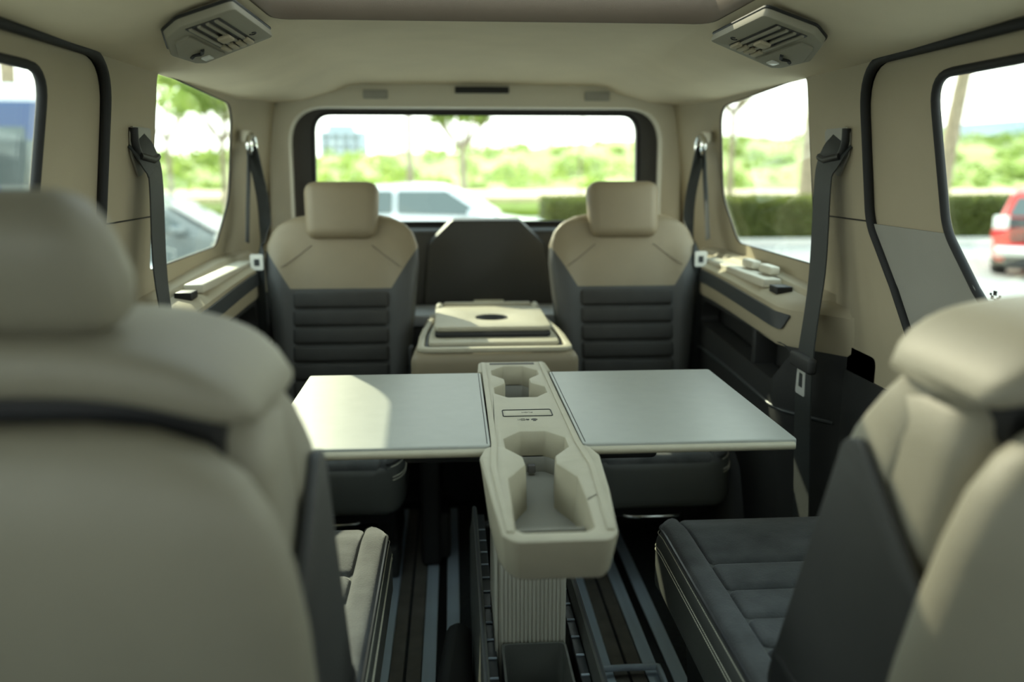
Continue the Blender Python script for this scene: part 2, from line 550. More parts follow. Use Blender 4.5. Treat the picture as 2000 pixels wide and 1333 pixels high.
R_OPEN = fillet([(0.455, 0.86), (0.455, 1.885), (-0.455, 1.885), (-0.455, 0.86)], 0.09, 7)
F_OPEN = fillet([(0.42, -0.1), (0.42, 0.66), (-0.42, 0.66), (-0.42, -0.1)], 0.06, 5)
xc = [v * s for s in (-1, 1) for v in (0.1, 0.2, 0.3, 0.40, 0.455, 0.48, 0.50, 0.53, 0.57, 0.61, 0.65, 0.70)] + [0]
yc = [0.2, 0.8, 1.2, 1.6, 1.92, 2.0, 2.1, 2.2, 2.35, 2.5, 2.65, 2.75, 2.85, 2.95, 3.05, 3.12]
ceil_ = slab('ceiling', [(-0.775, -1.0), (0.775, -1.0), (0.775, 3.165), (-0.775, 3.165)], [R_OPEN, F_OPEN], 0.05,
             lambda x, y, t: (x, y, zliner(x, y) + t), 'beige_liner', None, cuts=((0, xc), (1, yc)), kind='structure',
             label='beige fabric headliner with glass roof openings', smooth=30)
bm = bm_tube([(x, y, 1.568) for x, y in R_OPEN], 0.014, 6, closed=True, flat=(0.010, 0.006))
mesh_obj('roof_rim', bm, 'rubber', ceil_)
for k, (op, nm2) in enumerate(((R_OPEN, 'rear'), (F_OPEN, 'front'))):
    slab('window_%d' % (7 + k), [(x * 1.06, y + (0.05 if y > sum(q[1] for q in op) / len(op) else -0.05)) for x, y in op], (), 0.005,
         lambda x, y, t: (x, y, 1.575 + t), 'roof_glass' if nm2 == 'rear' else 'brown_liner', None, kind='structure', label='tinted glass roof panel over the table' if nm2 == 'rear' else 'added opaque shade over the unseen front roof panel, blocking its light')  # front panel is an added opaque cover that keeps roof light out
    bm = bmesh.new()
    ym = sum(q[1] for q in op) / len(op)
    lo = [bm.verts.new((x * 0.992, ym + (y - ym) * 0.992, zliner(x, y) - 0.001)) for x, y in op]
    hi = [bm.verts.new((x * 0.992, ym + (y - ym) * 0.992, 1.578)) for x, y in op]
    for i in range(len(lo)):
        bm.faces.new((lo[i - 1], lo[i], hi[i], hi[i - 1]))
    w_ = mesh_obj('roof_well', bm, 'brown_liner', ceil_)
    sd = w_.modifiers.new('solid', 'SOLIDIFY')
    sd.thickness = 0.006
    sd.offset = 0
# outer roof skin
slab('roof_skin', [(-0.80, -1.02), (0.80, -1.02), (0.80, 3.25), (-0.80, 3.25)],
     [[(x * 1.05, y) for x, y in R_OPEN], [(x * 1.05, y) for x, y in F_OPEN]], 0.01,
     lambda x, y, t: (x, y, 1.572 - 0.10 * max(0, abs(x) - 0.6) + t), 'grey_trim', ceil_, cuts=((0, (-.6, .6)),))

# rear end: beige arch frame, tailgate, glass
RING_IN = fillet([(-0.668, 0.60), (-0.662, 1.402), (0.662, 1.402), (0.668, 0.60)], [0.02, 0.13, 0.13, 0.02], 9)
RING_OUT = fillet([(-0.752, 0.60), (-0.735, 1.486), (0.735, 1.486), (0.752, 0.60)], [0.02, 0.20, 0.20, 0.02], 9)
wb = slab('wall_back', [(-0.86, -0.02), (-0.86, 1.57), (0.86, 1.57), (0.86, -0.02)],
          [fillet([(-0.72, 0.56), (-0.71, 1.46), (0.71, 1.46), (0.72, 0.56)], [0.02, 0.18, 0.18, 0.02], 8)], 0.05,
          lambda x, z, t: (x, 3.13 + t, z), 'beige_trim', None, kind='structure',
          label='beige rear wall around the tailgate opening')
frame = slab('trim_5', RING_OUT, [RING_IN], 0.07, lambda x, z, t: (x, 3.095 + t, z), 'light_frame', None, bevel=0.012,
             kind='structure', label='pale arched frame around the rear window')
for x0, x1, z0, z1, mm, nm3 in ((-0.40, -0.315, 1.432, 1.462, 'grey_trim', 'roof_lamp'), (0.38, 0.47, 1.428, 1.460, 'grey_trim', 'roof_lamp'),
                                (-0.08, 0.11, 1.452, 1.474, 'black', 'grab_slot')):
    box(nm3, x0, x1, 3.086, 3.098, z0, z1, mm, frame, 0.003)
TG_WIN = fillet([(-0.60, 0.992), (-0.592, 1.388), (0.596, 1.388), (0.604, 0.992)], [0.03, 0.07, 0.07, 0.03], 7)
tg = slab('door_5', fillet([(-0.70, 0.0), (-0.70, 1.45), (0.70, 1.45), (0.70, 0.0)], [0, .15, .15, 0], 6), [TG_WIN], 0.06,
          lambda x, z, t: (x, 3.19 + t, z), 'tailgate', None, kind='structure', label='charcoal inner trim of the tailgate')
rwin = slab('window_9', fillet([(-0.62, 0.98), (-0.61, 1.40), (0.61, 1.40), (0.62, 0.98)], 0.05), (), 0.005,
            lambda x, z, t: (x, 3.235 + t, z), 'window_glass', None, kind='structure', label='rear window of the tailgate')
tube('window_seal', [(x, 3.188, z) for x, z in TG_WIN], 0.008, 'rubber', rwin, closed=True)
# raised hump in the tailgate trim
hump = fillet([(-0.24, 0.66), (-0.215, 0.925), (-0.125, 1.012), (0.125, 1.012), (0.22, 0.92), (0.27, 0.66)],
              [0.02, 0.03, 0.03, 0.03, 0.03, 0.02], 5)
slab('tailgate_hump', hump, (), 0.10, lambda x, z, t: (x + 0.027, 3.10 + t, z), 'tailgate', tg, bevel=0.02)
box('tailgate_ledge', -0.655, 0.655, 3.13, 3.20, 0.60, 0.975, 'tailgate', tg, 0.03)
box('tailgate_latch', -0.02, 0.09, 3.085, 3.10, 0.70, 0.715, 'stitch', tg, 0.003)
# luggage shelf behind the third row
sh = box('trim_6', -0.70, 0.70, 2.86, 3.085, 0.66, 0.70, 'shelf', None, 0.006, kind='structure', label='grey luggage shelf behind the third row')
box('shelf_front', -0.70, 0.70, 2.862, 2.88, 0.02, 0.655, 'charcoal', sh, 0.004)

# floor with carpet, rails and filler strips
fl = box('floor', -0.88, 0.88, -1.5, 3.26, -0.06, 0.0, 'carpet', None, 0.0, kind='structure', label='dark carpeted van floor with metal seat rails')
fp = lambda n, x0, x1, z1, m: box(n, x0, x1, -0.4, 2.84, 0.0005, z1, m, fl, 0.0012, 1)
for off in (-0.290, 0.248):
    fp('seat_rail', off, off + 0.028, 0.006, 'rail')
    fp('filler_strip', off + 0.029, off + 0.062, 0.004, 'floor_strip')
    fp('filler_strip', off + 0.069, off + 0.104, 0.004, 'floor_strip')
    fp('seat_rail', off + 0.106, off + 0.140, 0.006, 'rail')
    fp('rail_slot', off + 0.141, off + 0.164, 0.0025, 'black')
    fp('seat_rail', off + 0.165, off + 0.200, 0.006, 'rail')
for x in (-0.62, 0.64):
    fp('seat_rail', x, x + 0.034, 0.006, 'rail')
    fp('rail_slot', x + 0.035, x + 0.056, 0.0025, 'black')
    fp('seat_rail', x + 0.057, x + 0.09, 0.006, 'rail')

# front end behind the camera: dashboard and windscreen
wf = box('wall_front', -0.88, 0.88, -2.0, -1.25, -0.02, 0.98, 'charcoal', None, 0.05, kind='structure', label='dashboard bulkhead at the front of the van')
slab('window_10', [(-0.84, 0), (-0.76, 0.78), (0.76, 0.78), (0.84, 0)], (), 0.005,
     lambda x, q, t: (x, -1.72 + q * 0.90, 0.96 + q * 0.79 + t), 'screen_glass', None, kind='structure', label='windscreen at the front of the van')


# ------------------------------------------------------------------ seats
def make_seat(name, label, group, loc, rz, recline=14, clen=0.50, z_c=0.44, main='seat_beige', two_tone=True,
              width=0.485, top=0.625, hr=(0.535, 0.72), base='legs', ribs=True, lip=False, hx=0.113, hw=0.25, ws=None, hd=0.0):
    t = empty(name, loc, rz, label=label, cat='seat', group=group)
    al = math.radians(recline)
    u = Vector((0, math.sin(al), math.cos(al)))
    n = Vector((0, math.cos(al), -math.sin(al)))
    P0 = Vector((0, 0.0, z_c))
    mp = lambda x, s, d: P0 + Vector((x, 0, 0)) + u * s + n * d
    k = width / 0.485
    ws = [(a, b * k) for a, b in ws] if ws else [(0.0, 0.200 * k), (0.10, 0.207 * k), (0.30, 0.228 * k), (0.46, 0.2425 * k), (0.52, 0.240 * k), (0.56, 0.226 * k),
          (0.59, 0.200 * k), (0.612, 0.155 * k), (0.622, 0.10 * k)]
    sc = top / 0.625
    NS = 44
    rings = []
    slist = [0.02 * i for i in range(26)] + [0.52, 0.535, 0.55, 0.562, 0.574, 0.585, 0.595, 0.604, 0.612, 0.618, 0.622, 0.6245]
    for s in slist:
        w = interp(s, ws)
        th = 0.062 - 0.022 * sstep((s - 0.35) / 0.25) - 0.028 * sstep((s - 0.585) / 0.04)
        fb = 0.010 * math.sin(math.pi * min(1, s / 0.6))
        ring = []
        for j in range(NS):
            a = 2 * math.pi * j / NS
            c, si = math.cos(a), math.sin(a)
            e = 0.42
            x = w * math.copysign(abs(c) ** e, c)
            d = th * math.copysign(abs(si) ** e, si)
            if d < 0:   # front face: bolsters forward at the sides
                d -= 0.016 * sstep((abs(x) / w - 0.55) / 0.3) * (1 - sstep((s - 0.45) / 0.1)) + fb
            ring.append((x, s * sc, d))
        rings.append(ring)
    bm = bm_loft(rings)
    if two_tone:
        g = lambda: bm.verts[:] + bm.edges[:] + bm.faces[:]
        s0, s1, xa, xb = 0.375 * sc, (0.455 if lip else 0.515) * sc, 0.158 * k, 0.245 * k
        bmesh.ops.bisect_plane(bm, geom=g(), dist=1e-6, plane_co=(0, s0, 0), plane_no=(0, 1, 0))
        sl = (s1 - s0) / (xb - xa)
        for sg in (-1, 1):
            bmesh.ops.bisect_plane(bm, geom=g(), dist=1e-6, plane_co=(sg * xa, s0, 0), plane_no=(-sl * sg, 1, 0))
        low, high = [], []
        for f in bm.faces:
            c = f.calc_center_median()
            lim = s0 if abs(c.x) < xa else s0 + (abs(c.x) - xa) * sl
            (low if c.y < lim else high).append(f)
        bm2 = bm.copy()
        bm2.faces.ensure_lookup_table()
        bm.faces.index_update()
        li = {f.index for f in low}
        bmesh.ops.delete(bm2, geom=[f for f in bm2.faces if f.index not in li], context='FACES')
        bmesh.ops.delete(bm, geom=low, context='FACES')
        for b_ in (bm, bm2):
            for v in b_.verts:
                v.co = mp(*v.co)
        mesh_obj('backrest', bm, main, t, 60, label='beige upper backrest')
        mesh_obj('backrest_lower', bm2, 'seat_charcoal', t, 60, label='charcoal lower backrest')
        for sg in (-1, 1):
            tube('seam', [mp(sg * x, s * sc, -0.0625 + 0.022 * sstep((s - 0.35) / 0.25) - 0.010 * math.sin(math.pi * s / 0.6) - 0.016 * sstep((x / 0.24 - 0.55) / 0.3) * (1 - sstep((s - 0.45) / 0.1))) for x, s in ((0.095, 0.515), (0.11, 0.503), (0.125, 0.49), (0.14, 0.478), (0.155, 0.466), (0.17, 0.454), (0.185, 0.443))], 0.0014, 'brown_liner', t, n=5)
    else:
        for v in bm.verts:
            v.co = mp(*v.co)
        mesh_obj('backrest', bm, main, t, 60)
    if ribs:
        for i in range(6):
            s_a, s_b = (0.03 + 0.0565 * i) * sc, (0.03 + 0.0565 * (i + 1) - 0.004) * sc
            b = bm_box(-0.150 * k, 0.150 * k, s_a, s_b, -0.083, -0.045, 0.0115, 3)
            for v in b.verts:
                x, s, d = v.co
                d -= 0.004 * math.cos(math.pi * x / 0.32)
                v.co = mp(x, s, d)
            mesh_obj('rib_cushion', b, 'rib_fabric', t, 60)
    if lip:
        # arched roll overhanging the back, and the padded back shell below it
        rr = []
        for i in range(29):
            q = -1 + 2 * i / 28
            x = q * 0.214
            drop = 0.046 * abs(q) ** 3.2
            shr = max(0.25, 1 - 0.75 * abs(q) ** 10)
            ring = []
            for j in range(20):
                a = 2 * math.pi * j / 20
                c, si = math.cos(a), math.sin(a)
                ring.append((x, 0.262 + 0.108 * math.copysign(abs(c) ** 0.5, c) * (0.6 + 0.4 * shr),
                             1.044 - drop + 0.028 * math.copysign(abs(si) ** 0.5, si) * shr))
            rr.append(ring)
        mesh_obj('backrest_roll', bm_loft(rr), main, t, 60, label='padded beige roll along the top of the back')
        box('roll_shadow', -0.18, 0.18, 0.20, 0.33, 0.95, 1.022, 'black', t, 0.01)  # black block stands in for the shadow under the overhanging roll
        rr = []
        for z_, hw_, yc_, hd_ in ((0.46, 0.19, 0.08, 0.06), (0.47, 0.205, 0.09, 0.085), (0.55, 0.212, 0.115, 0.10), (0.65, 0.216, 0.15, 0.105), (0.75, 0.218, 0.18, 0.105), (0.84, 0.218, 0.21, 0.10),
                                  (0.93, 0.214, 0.235, 0.09), (0.97, 0.208, 0.24, 0.08), (0.985, 0.19, 0.24, 0.07), (0.992, 0.16, 0.24, 0.05)):
            ring = []
            for j in range(36):
                a = 2 * math.pi * j / 36
                c, si = math.cos(a), math.sin(a)
                ring.append((hw_ * math.copysign(abs(c) ** 0.25, c), yc_ + hd_ * math.copysign(abs(si) ** 0.4, si), z_))
            rr.append(ring)
        for sg in (-1, 1):
            slab('side_wedge', fillet([(-0.045, 0.47), (0.135, 0.90), (0.17, 0.91), (0.335, 0.78), (0.34, 0.47)], [0.03, 0.03, 0.02, 0.03, 0.02], 4), (), 0.012,
                 lambda y, z, t_, sg=sg: (sg * (0.222 + t_), y, z), 'seat_charcoal', t, bevel=0.004)
        mesh_obj('back_shell', bm_loft(rr), main, t, 60, label='pale side of the back shell')
        rr = []
        for z_, hw_, yc_, hd_ in ((0.44, 0.17, 0.20, 0.02), (0.45, 0.20, 0.21, 0.045), (0.52, 0.228, 0.24, 0.06), (0.62, 0.240, 0.285, 0.062), (0.72, 0.246, 0.32, 0.062), (0.80, 0.246, 0.345, 0.060),
                                  (0.87, 0.240, 0.362, 0.056), (0.92, 0.228, 0.37, 0.052), (0.955, 0.210, 0.374, 0.046), (0.98, 0.182, 0.374, 0.038), (0.996, 0.145, 0.374, 0.028), (1.003, 0.10, 0.372, 0.014)):
            ring = []
            for j in range(36):
                a = 2 * math.pi * j / 36
                c, si = math.cos(a), math.sin(a)
                ring.append((hw_ * math.copysign(abs(c) ** 0.5, c), yc_ + hd_ * math.copysign(abs(si) ** 0.7, si), z_))
            rr.append(ring)
        mesh_obj('back_pad', bm_loft(rr), main, t, 60, label='bulging pale pad on the back of the seat')
    # headrest
    b = bm_box(-hx, hx, hr[0], hr[1], -0.075 + hd, 0.015 + hd, 0.044 if lip else 0.034, 5)
    for v in b.verts:
        x, s, d = v.co
        f = 1 + (-0.16 if lip else 0.05) * sstep((s - hr[0]) / (hr[1] - hr[0]))
        v.co = mp(x * f, s, d - 0.006 * math.cos(x * 12))
    mesh_obj('headrest', b, main, t, 60)
    for sg in (-1, 1):
        tube('headrest_post', [mp(sg * 0.055, 0.50 * sc, -0.01), mp(sg * 0.055, hr[0] + 0.05, -0.02)], 0.006, 'black', t)
    # seat cushion
    zt = z_c
    ysub = [-clen + q for q in (0.006, 0.012, 0.02, 0.03, 0.04, 0.052, 0.065, 0.08, 0.10, 0.13)]

    def corner(y, r=0.075):
        d = y + clen
        if d >= r:
            return 0.0
        q = r - max(0.0, d)
        return r - math.sqrt(max(0.0, r * r - q * q))

    fall = lambda y: 0.016 * sstep((-clen + 0.12 - y) / 0.12)

    def subdiv(b, ys_):
        for v_ in ys_:
            bmesh.ops.bisect_plane(b, geom=b.verts[:] + b.edges[:] + b.faces[:], dist=1e-6, plane_co=(0, v_, 0), plane_no=(0, 1, 0))

    b = bm_box(-hw, hw, -clen, 0.06, zt - 0.16, zt - 0.012, 0.030, 4)
    subdiv(b, ysub)
    for v in b.verts:
        v.co.x *= 1 - corner(v.co.y) / hw
        v.co.z -= fall(v.co.y)
    mesh_obj('cushion', b, 'leather_side', t, 60, label='smooth leather cushion side')
    for sg in (-1, 1):
        b = bm_box(sg * (hw - 0.035) - 0.026, sg * (hw - 0.035) + 0.026, -clen + 0.010, -0.02, zt - 0.05, zt + 0.006, 0.018, 4)
        subdiv(b, [y_ + 0.012 for y_ in ysub])
        for v in b.verts:
            inner = 1.0 if sg * v.co.x > hw - 0.035 else 0.0
            v.co.x -= sg * corner(v.co.y) * (inner * 0.95 + 0.05)
            v.co.z -= fall(v.co.y)
        mesh_obj('cushion_bolster', b, 'suede', t, 60)
        edge = [(sg * (hw - 0.0085 - corner(y_)), y_, zt - 0.009 - fall(y_)) for y_ in [-clen + q for q in (0.008, 0.013, 0.02, 0.03, 0.04, 0.055, 0.07, 0.09, 0.12, 0.2, 0.3)] + [-0.02]]
        tube('piping', edge, 0.0034, 'piping', t, n=6)
        b = bmesh.new()
        for dz_, ins in ((-0.019, 0.0042), (-0.048, -0.0004), (-0.057, -0.0004)):
            y = -clen + 0.014
            while y < -0.05:
                zz = zt + dz_ - fall(y)
                x = sg * (hw - ins - corner(y))
                x2 = sg * (hw - ins - corner(y + 0.0042))
                bm_tube([(x, y, zz), (x2, y + 0.0042, zt + dz_ - fall(y + 0.0042))], 0.0011, 4, b)
                y += 0.0066 * (0.45 + 0.55 * sstep((y + clen) / 0.06))
        mesh_obj('stitching', b, 'stitch', t, 0, kind='stuff', label='cream seam stitching')
    cw = hw - 0.062
    cuts_y = [-clen + 0.004, -clen + 0.25, -clen + 0.355, -clen + 0.455, -clen + 0.545, 0.0]
    cuts_y = [c for c in cuts_y if c < -0.03] + [0.0]
    for a_, b_ in zip(cuts_y, cuts_y[1:]):
        b = bm_box(-cw, cw, a_ + 0.002, b_ - 0.002, zt - 0.055, zt - 0.004, 0.014, 4)
        subdiv(b, [a_ + (b_ - a_) * k_ / 10 for k_ in range(1, 10)])
        for v in b.verts:
            q = max(0, min(1, (v.co.y - a_) / (b_ - a_)))
            if v.co.z > zt - 0.02:
                v.co.z += 0.009 * math.sin(math.pi * q) ** 0.7 * math.cos(v.co.x * math.pi / (2.6 * cw))
            v.co.z -= fall(v.co.y)
        mesh_obj('cushion_panel', b, 'suede', t, 60)
    # pivots and frame
    for sg in (-1, 1):
        b = bm_box(sg * (hw - 0.012) - 0.014, sg * (hw - 0.012) + 0.014, -0.02, 0.13, zt - 0.10, zt + 0.11, 0.012, 3)
        mesh_obj('pivot_cover', b, 'charcoal', t)
    if base == 'legs':
        box('seat_frame', -hw + 0.04, hw - 0.04, -clen + 0.06, 0.05, zt - 0.22, zt - 0.155, 'black', t, 0.01)
        for sg in (-1, 1):
            b = bm_box(sg * (hw - 0.065) - 0.028, sg * (hw - 0.065) + 0.028, -clen + 0.18, 0.04, 0.012, zt - 0.15, 0.012, 3)
            for v in b.verts:
                if v.co.y < -clen * 0.4:
                    v.co.y += 0.09 * (1 - v.co.z / (zt - 0.15)) - 0.05
            mesh_obj('leg', b, 'charcoal', t)
            box('foot_cover', sg * (hw - 0.065) - 0.034, sg * (hw - 0.065) + 0.034, -clen + 0.15, -clen + 0.30, 0.008, 0.11, 'seat_charcoal', t, 0.012)
        tube('release_bar', smooth_line([(-0.085, -clen + 0.10, zt - 0.20), (-0.075, -clen + 0.06, zt - 0.215), (0.075, -clen + 0.06, zt - 0.215), (0.085, -clen + 0.10, zt - 0.20)], 5), 0.006, 'chrome', t)
    else:
        b = bm_box(-hw + 0.05, hw - 0.05, -clen + 0.10, 0.04, 0.008, zt - 0.15, 0.03, 3)
        for v in b.verts:
            v.co.x *= 1 - 0.12 * (1 - v.co.z / (zt - .15))
        mesh_obj('plinth', b, 'charcoal', t)
    return t


SWS = [(0.0, 0.215), (0.10, 0.222), (0.30, 0.228), (0.46, 0.222), (0.52, 0.215), (0.56, 0.20), (0.59, 0.18), (0.612, 0.14), (0.622, 0.09)]
make_seat('rear_seat', 'third-row seat with beige shoulders and charcoal ribs left of the middle tray', 'forward-facing third-row seats',
          (-0.449, 2.665, 0), 0, recline=13, hw=0.215)
make_seat('rear_seat', 'third-row seat right of the middle tray with sunlit inner edge', 'forward-facing third-row seats',
          (0.463, 2.665, 0), 0, recline=13, hw=0.215)
make_seat('swivel_seat', 'rear-facing second-row seat on the left beside the table console', 'rear-facing second-row seats',
          (-0.470, 1.02, 0), math.pi, recline=22, clen=0.74, z_c=0.44, lip=True, base='plinth', main='seat_cream', hw=0.236, ws=SWS, top=0.66,
          hr=(0.695, 0.815), hx=0.120, hd=0.075)
make_seat('swivel_seat', 'rear-facing second-row seat on the right with stitched suede cushion', 'rear-facing second-row seats',
          (0.575, 1.02, 0), math.pi, recline=22, clen=0.74, z_c=0.44, lip=True, base='plinth', main='seat_cream', hw=0.236, ws=SWS, top=0.66,
          hr=(0.695, 0.815), hx=0.120, hd=0.075)
# ------------------------------------------------------------------ folded middle seat with tray back
cx = 0.018
ms = empty('folded_seat', (cx, 2.55, 0), label='folded middle seat whose pale back forms a tray with a cup dimple', cat='seat')
b = bm_box(-0.232, 0.232, -0.30, 0.30, 0.585, 0.700, 0.028, 4)
for v in b.verts:
    v.co.x *= 1 - 0.10 * sstep((v.co.y + 0.1) / 0.3)
mesh_obj('folded_back', b, 'seat_beige', ms, 60)
box('seat_cushion', -0.222, 0.222, -0.36, 0.22, 0.40, 0.575, 'seat_charcoal', ms, 0.035, 4)


def tray(name, x0, x1, y0, y1, z0, z1, m, r, bev, par, hole=None):
    m_taper = name in ('tray_rim', 'tray_groove', 'tray_plate')
    return slab(name, fillet([(x0, y0), (x1, y0), (x1, y1), (x0, y1)], r, 6), [hole] if hole else (), z1 - z0,
                lambda x, y, t: (x * (1 - 0.10 * sstep((y + 0.1) / 0.3)) if m_taper else x, y, z0 + t), m, par, bevel=bev, cuts=((1, (-.1, 0, .1, .2)),) if m_taper else ())


tray('tray_rim', -0.216, 0.216, -0.287, 0.285, 0.698, 0.712, 'console', 0.035, 0.005, ms,
     fillet([(-0.196, -0.262), (0.196, -0.262), (0.196, 0.265), (-0.196, 0.265)], 0.03, 6))
tray('tray_groove', -0.20, 0.20, -0.266, 0.27, 0.698, 0.701, 'black', 0.03, 0, ms)
tray('tray_plate', -0.186, 0.186, -0.225, 0.255, 0.700, 0.716, 'console', 0.03, 0.006, ms)
tray('tray_step', -0.168, 0.168, -0.162, 0.248, 0.7155, 0.729, 'black', 0.02, 0.003, ms)
DIM = [(0.004 + 0.050 * math.cos(a), 0.02 + 0.052 * math.sin(a)) for a in [2 * math.pi * i / 28 for i in range(28)]]
tray('tray_top', -0.172, 0.172, -0.140, 0.225, 0.7285, 0.744, 'console', 0.03, 0.005, ms, DIM)
cup = bmesh.new()
ringsC = [[(0.004 + r_ * math.cos(a), 0.02 + r_ * math.sin(a), z_) for a in [2 * math.pi * i / 28 for i in range(28)]]
          for r_, z_ in ((0.050, 0.744), (0.047, 0.735), (0.044, 0.7295), (0.0, 0.7292))]
RRc = [[cup.verts.new(p) for p in r_] for r_ in ringsC]
for A, B in zip(RRc, RRc[1:]):
    for j in range(28):
        cup.faces.new((A[j], A[(j + 1) % 28], B[(j + 1) % 28], B[j]))
bmesh.ops.remove_doubles(cup, verts=cup.verts, dist=1e-5)
mesh_obj('cup_dimple', cup, 'charcoal', ms)
tray('tray_back_slot', -0.13, 0.13, 0.228, 0.250, 0.729, 0.738, 'black', 0.006, 0, ms)
box('tray_back_bar', -0.15, 0.15, 0.252, 0.282, 0.712, 0.752, 'console', ms, 0.012)
for sg in (-1, 1):
    box('tray_corner', sg * 0.16 - 0.012, sg * 0.16 + 0.012, 0.20, 0.28, 0.712, 0.751, 'console', ms, 0.011)
for sg in (-1, 1):
    b = bm_box(sg * 0.19 - 0.03, sg * 0.19 + 0.03, -0.17, 0.2, 0.012, 0.40, 0.014, 3)
    mesh_obj('leg', b, 'charcoal', ms)
    box('foot_cover', sg * 0.175 - 0.042, sg * 0.175 + 0.042, -0.115, 0.02, 0.007, 0.16, 'seat_charcoal', ms, 0.014)
box('seat_frame', -0.2, 0.2, -0.16, 0.2, 0.33, 0.41, 'black', ms, 0.01)
box('belt_buckle', -0.252, -0.238, -0.02, 0.02, 0.58, 0.66, 'charcoal', ms, 0.005)

# ------------------------------------------------------------------ table console
CX = 0.0475
tc = empty('table_console', (CX, 1.5, 0), label='beige centre console with cup holders and two fold-out table wings', cat='table')
Y0 = 1.5
hole1 = [(x - CX, y - Y0) for x, y in [(0.024, 2.012), (0.071, 2.012), (0.102, 1.968), (0.102, 1.928), (0.076, 1.888), (0.076, 1.850),
                                       (0.104, 1.813), (0.104, 1.766), (0.078, 1.729), (0.018, 1.729), (-0.008, 1.763), (-0.008, 1.811),
                                       (0.019, 1.848), (0.019, 1.888), (-0.007, 1.93), (-0.007, 1.97)]]
hole2 = [(x - CX, y - Y0) for x, y in [(0.024, 1.491), (0.071, 1.491), (0.102, 1.452), (0.102, 1.402), (0.073, 1.355), (0.070, 1.318),
                                       (0.096, 1.255), (0.096, 1.16), (0.092, 1.065), (0.082, 1.052), (-0.006, 1.052), (-0.016, 1.065), (-0.014, 1.16),
                                       (-0.012, 1.255), (0.020, 1.318), (0.018, 1.355), (-0.008, 1.402), (-0.008, 1.452)]]
bodyp = [(x - CX, y - Y0) for x, y in [(-0.0285, 1.955), (-0.041, 1.957), (-0.036, 2.058), (0.131, 2.058), (0.136, 1.957), (0.1235, 1.955), (0.1235, 1.412),
                                       (0.138, 1.405), (0.150, 1.355), (0.139, 1.20), (0.122, 1.045), (0.108, 1.022), (-0.020, 1.022), (-0.036, 1.045), (-0.046, 1.20), (-0.056, 1.355),
                                       (-0.044, 1.405), (-0.0285, 1.412)]]
hole1f = fillet(hole1, 0.006, 3)
hole2f = fillet(hole2, 0.007, 3)
bodyf = fillet(bodyp, [0.002, 0.004, 0.014, 0.014, 0.004, 0.002, 0.002, 0.015, 0.03, 0, 0.02, 0.02, 0.02, 0.02, 0, 0.03, 0.015, 0.002], 4)


def cmap(x, y, t):
    # thickness grows under the block; side walls draw in towards the bottom
    thick = 0.066 + 0.030 * sstep((y + 0.45) / 0.12) * (1 - sstep((y + 0.20) / 0.05)) - 0.012 * sstep((y + 0.08) / 0.05)
    q = t / 0.06
    ins = 1 - 0.10 * q * (1 if y < -0.06 else 0.03)
    z = 0.72 - thick * q
    yy = y + 0.02 * q * (1 if y < -0.44 else 0)
    return (x * ins, yy, z)


slab('console_body', bodyf, [hole1f, hole2f], 0.06, cmap, 'console', tc, cuts=((1, (-0.4, -0.34, -0.28, -0.22, -0.16, -0.12, -0.085, -0.06)),), bevel=0.0045)
# raised side rails along the top
for sg, xs in ((-1, [(-0.0245, 2.045), (-0.0255, 1.70), (-0.027, 1.42), (-0.034, 1.30), (-0.024, 1.05)]), (1, [(0.1195, 2.045), (0.1195, 1.70), (0.121, 1.42), (0.128, 1.30), (0.112, 1.05)])):
    bm = bm_tube([(x - CX, y - Y0, 0.7205) for x, y in xs], 0.006, 6, flat=(0.011, 0.005), upref=(0, 0, 1))
    bmesh.ops.bevel(bm, geom=[e for e in bm.edges], offset=0.0018, segments=2, profile=0.5, affect='EDGES')
    mesh_obj('side_rail', bm, 'console', tc)
# wells
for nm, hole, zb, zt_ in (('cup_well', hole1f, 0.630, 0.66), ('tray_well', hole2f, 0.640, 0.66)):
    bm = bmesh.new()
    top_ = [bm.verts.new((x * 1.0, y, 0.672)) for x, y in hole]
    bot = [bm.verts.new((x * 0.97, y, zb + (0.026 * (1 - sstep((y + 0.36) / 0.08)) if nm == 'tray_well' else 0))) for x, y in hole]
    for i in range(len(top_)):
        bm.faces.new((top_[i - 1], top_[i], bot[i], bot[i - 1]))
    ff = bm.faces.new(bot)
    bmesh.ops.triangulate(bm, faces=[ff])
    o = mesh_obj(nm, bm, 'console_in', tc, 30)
    sm = o.modifiers.new('solid', 'SOLIDIFY')
    sm.thickness = 0.003
    sm.offset = 1
box('cup_mat', -0.024, 0.024, 1.745 - Y0, 1.99 - Y0, 0.6315, 0.636, 'rubber_mat', tc, 0.002)
box('tray_mat', -0.052, 0.040, 1.072 - Y0, 1.135 - Y0, 0.6675, 0.672, 'rubber_mat', tc, 0.003)
box('tray_divider', -0.058, 0.046, 1.140 - Y0, 1.150 - Y0, 0.655, 0.682, 'console_in', tc, 0.003)
box('usb_socket', -0.010, 0.004, 1.470 - Y0, 1.482 - Y0, 0.645, 0.660, 'rubber_mat', tc, 0.002)
for x, y in ((0.086, 1.895), (0.088, 1.76), (0.083, 1.385), (0.010, 1.385)):
    box('cup_clip', x - CX - 0.004, x - CX + 0.005, y - Y0 - 0.010, y - Y0 + 0.010, 0.670, 0.705, 'rubber_mat', tc, 0.003)
box('rear_slot', -0.056, 0.054, 2.026 - Y0, 2.044 - Y0, 0.7195, 0.7207, 'rubber_mat', tc, 0.0005)
# push button with dark outline and lettering (reads from the rear seats)
bt = tray('push_button', -0.0445, 0.0445, 1.589 - Y0, 1.625 - Y0, 0.7196, 0.7206, 'console', 0.004, 0.0003, tc)
tube('button_gap', [(x, y, 0.7204) for x, y in fillet([(-0.0485, 1.585 - Y0), (0.0485, 1.585 - Y0), (0.0485, 1.629 - Y0), (-0.0485, 1.629 - Y0)], 0.005, 4)], 0.0012, 'black', bt, n=6, closed=True)


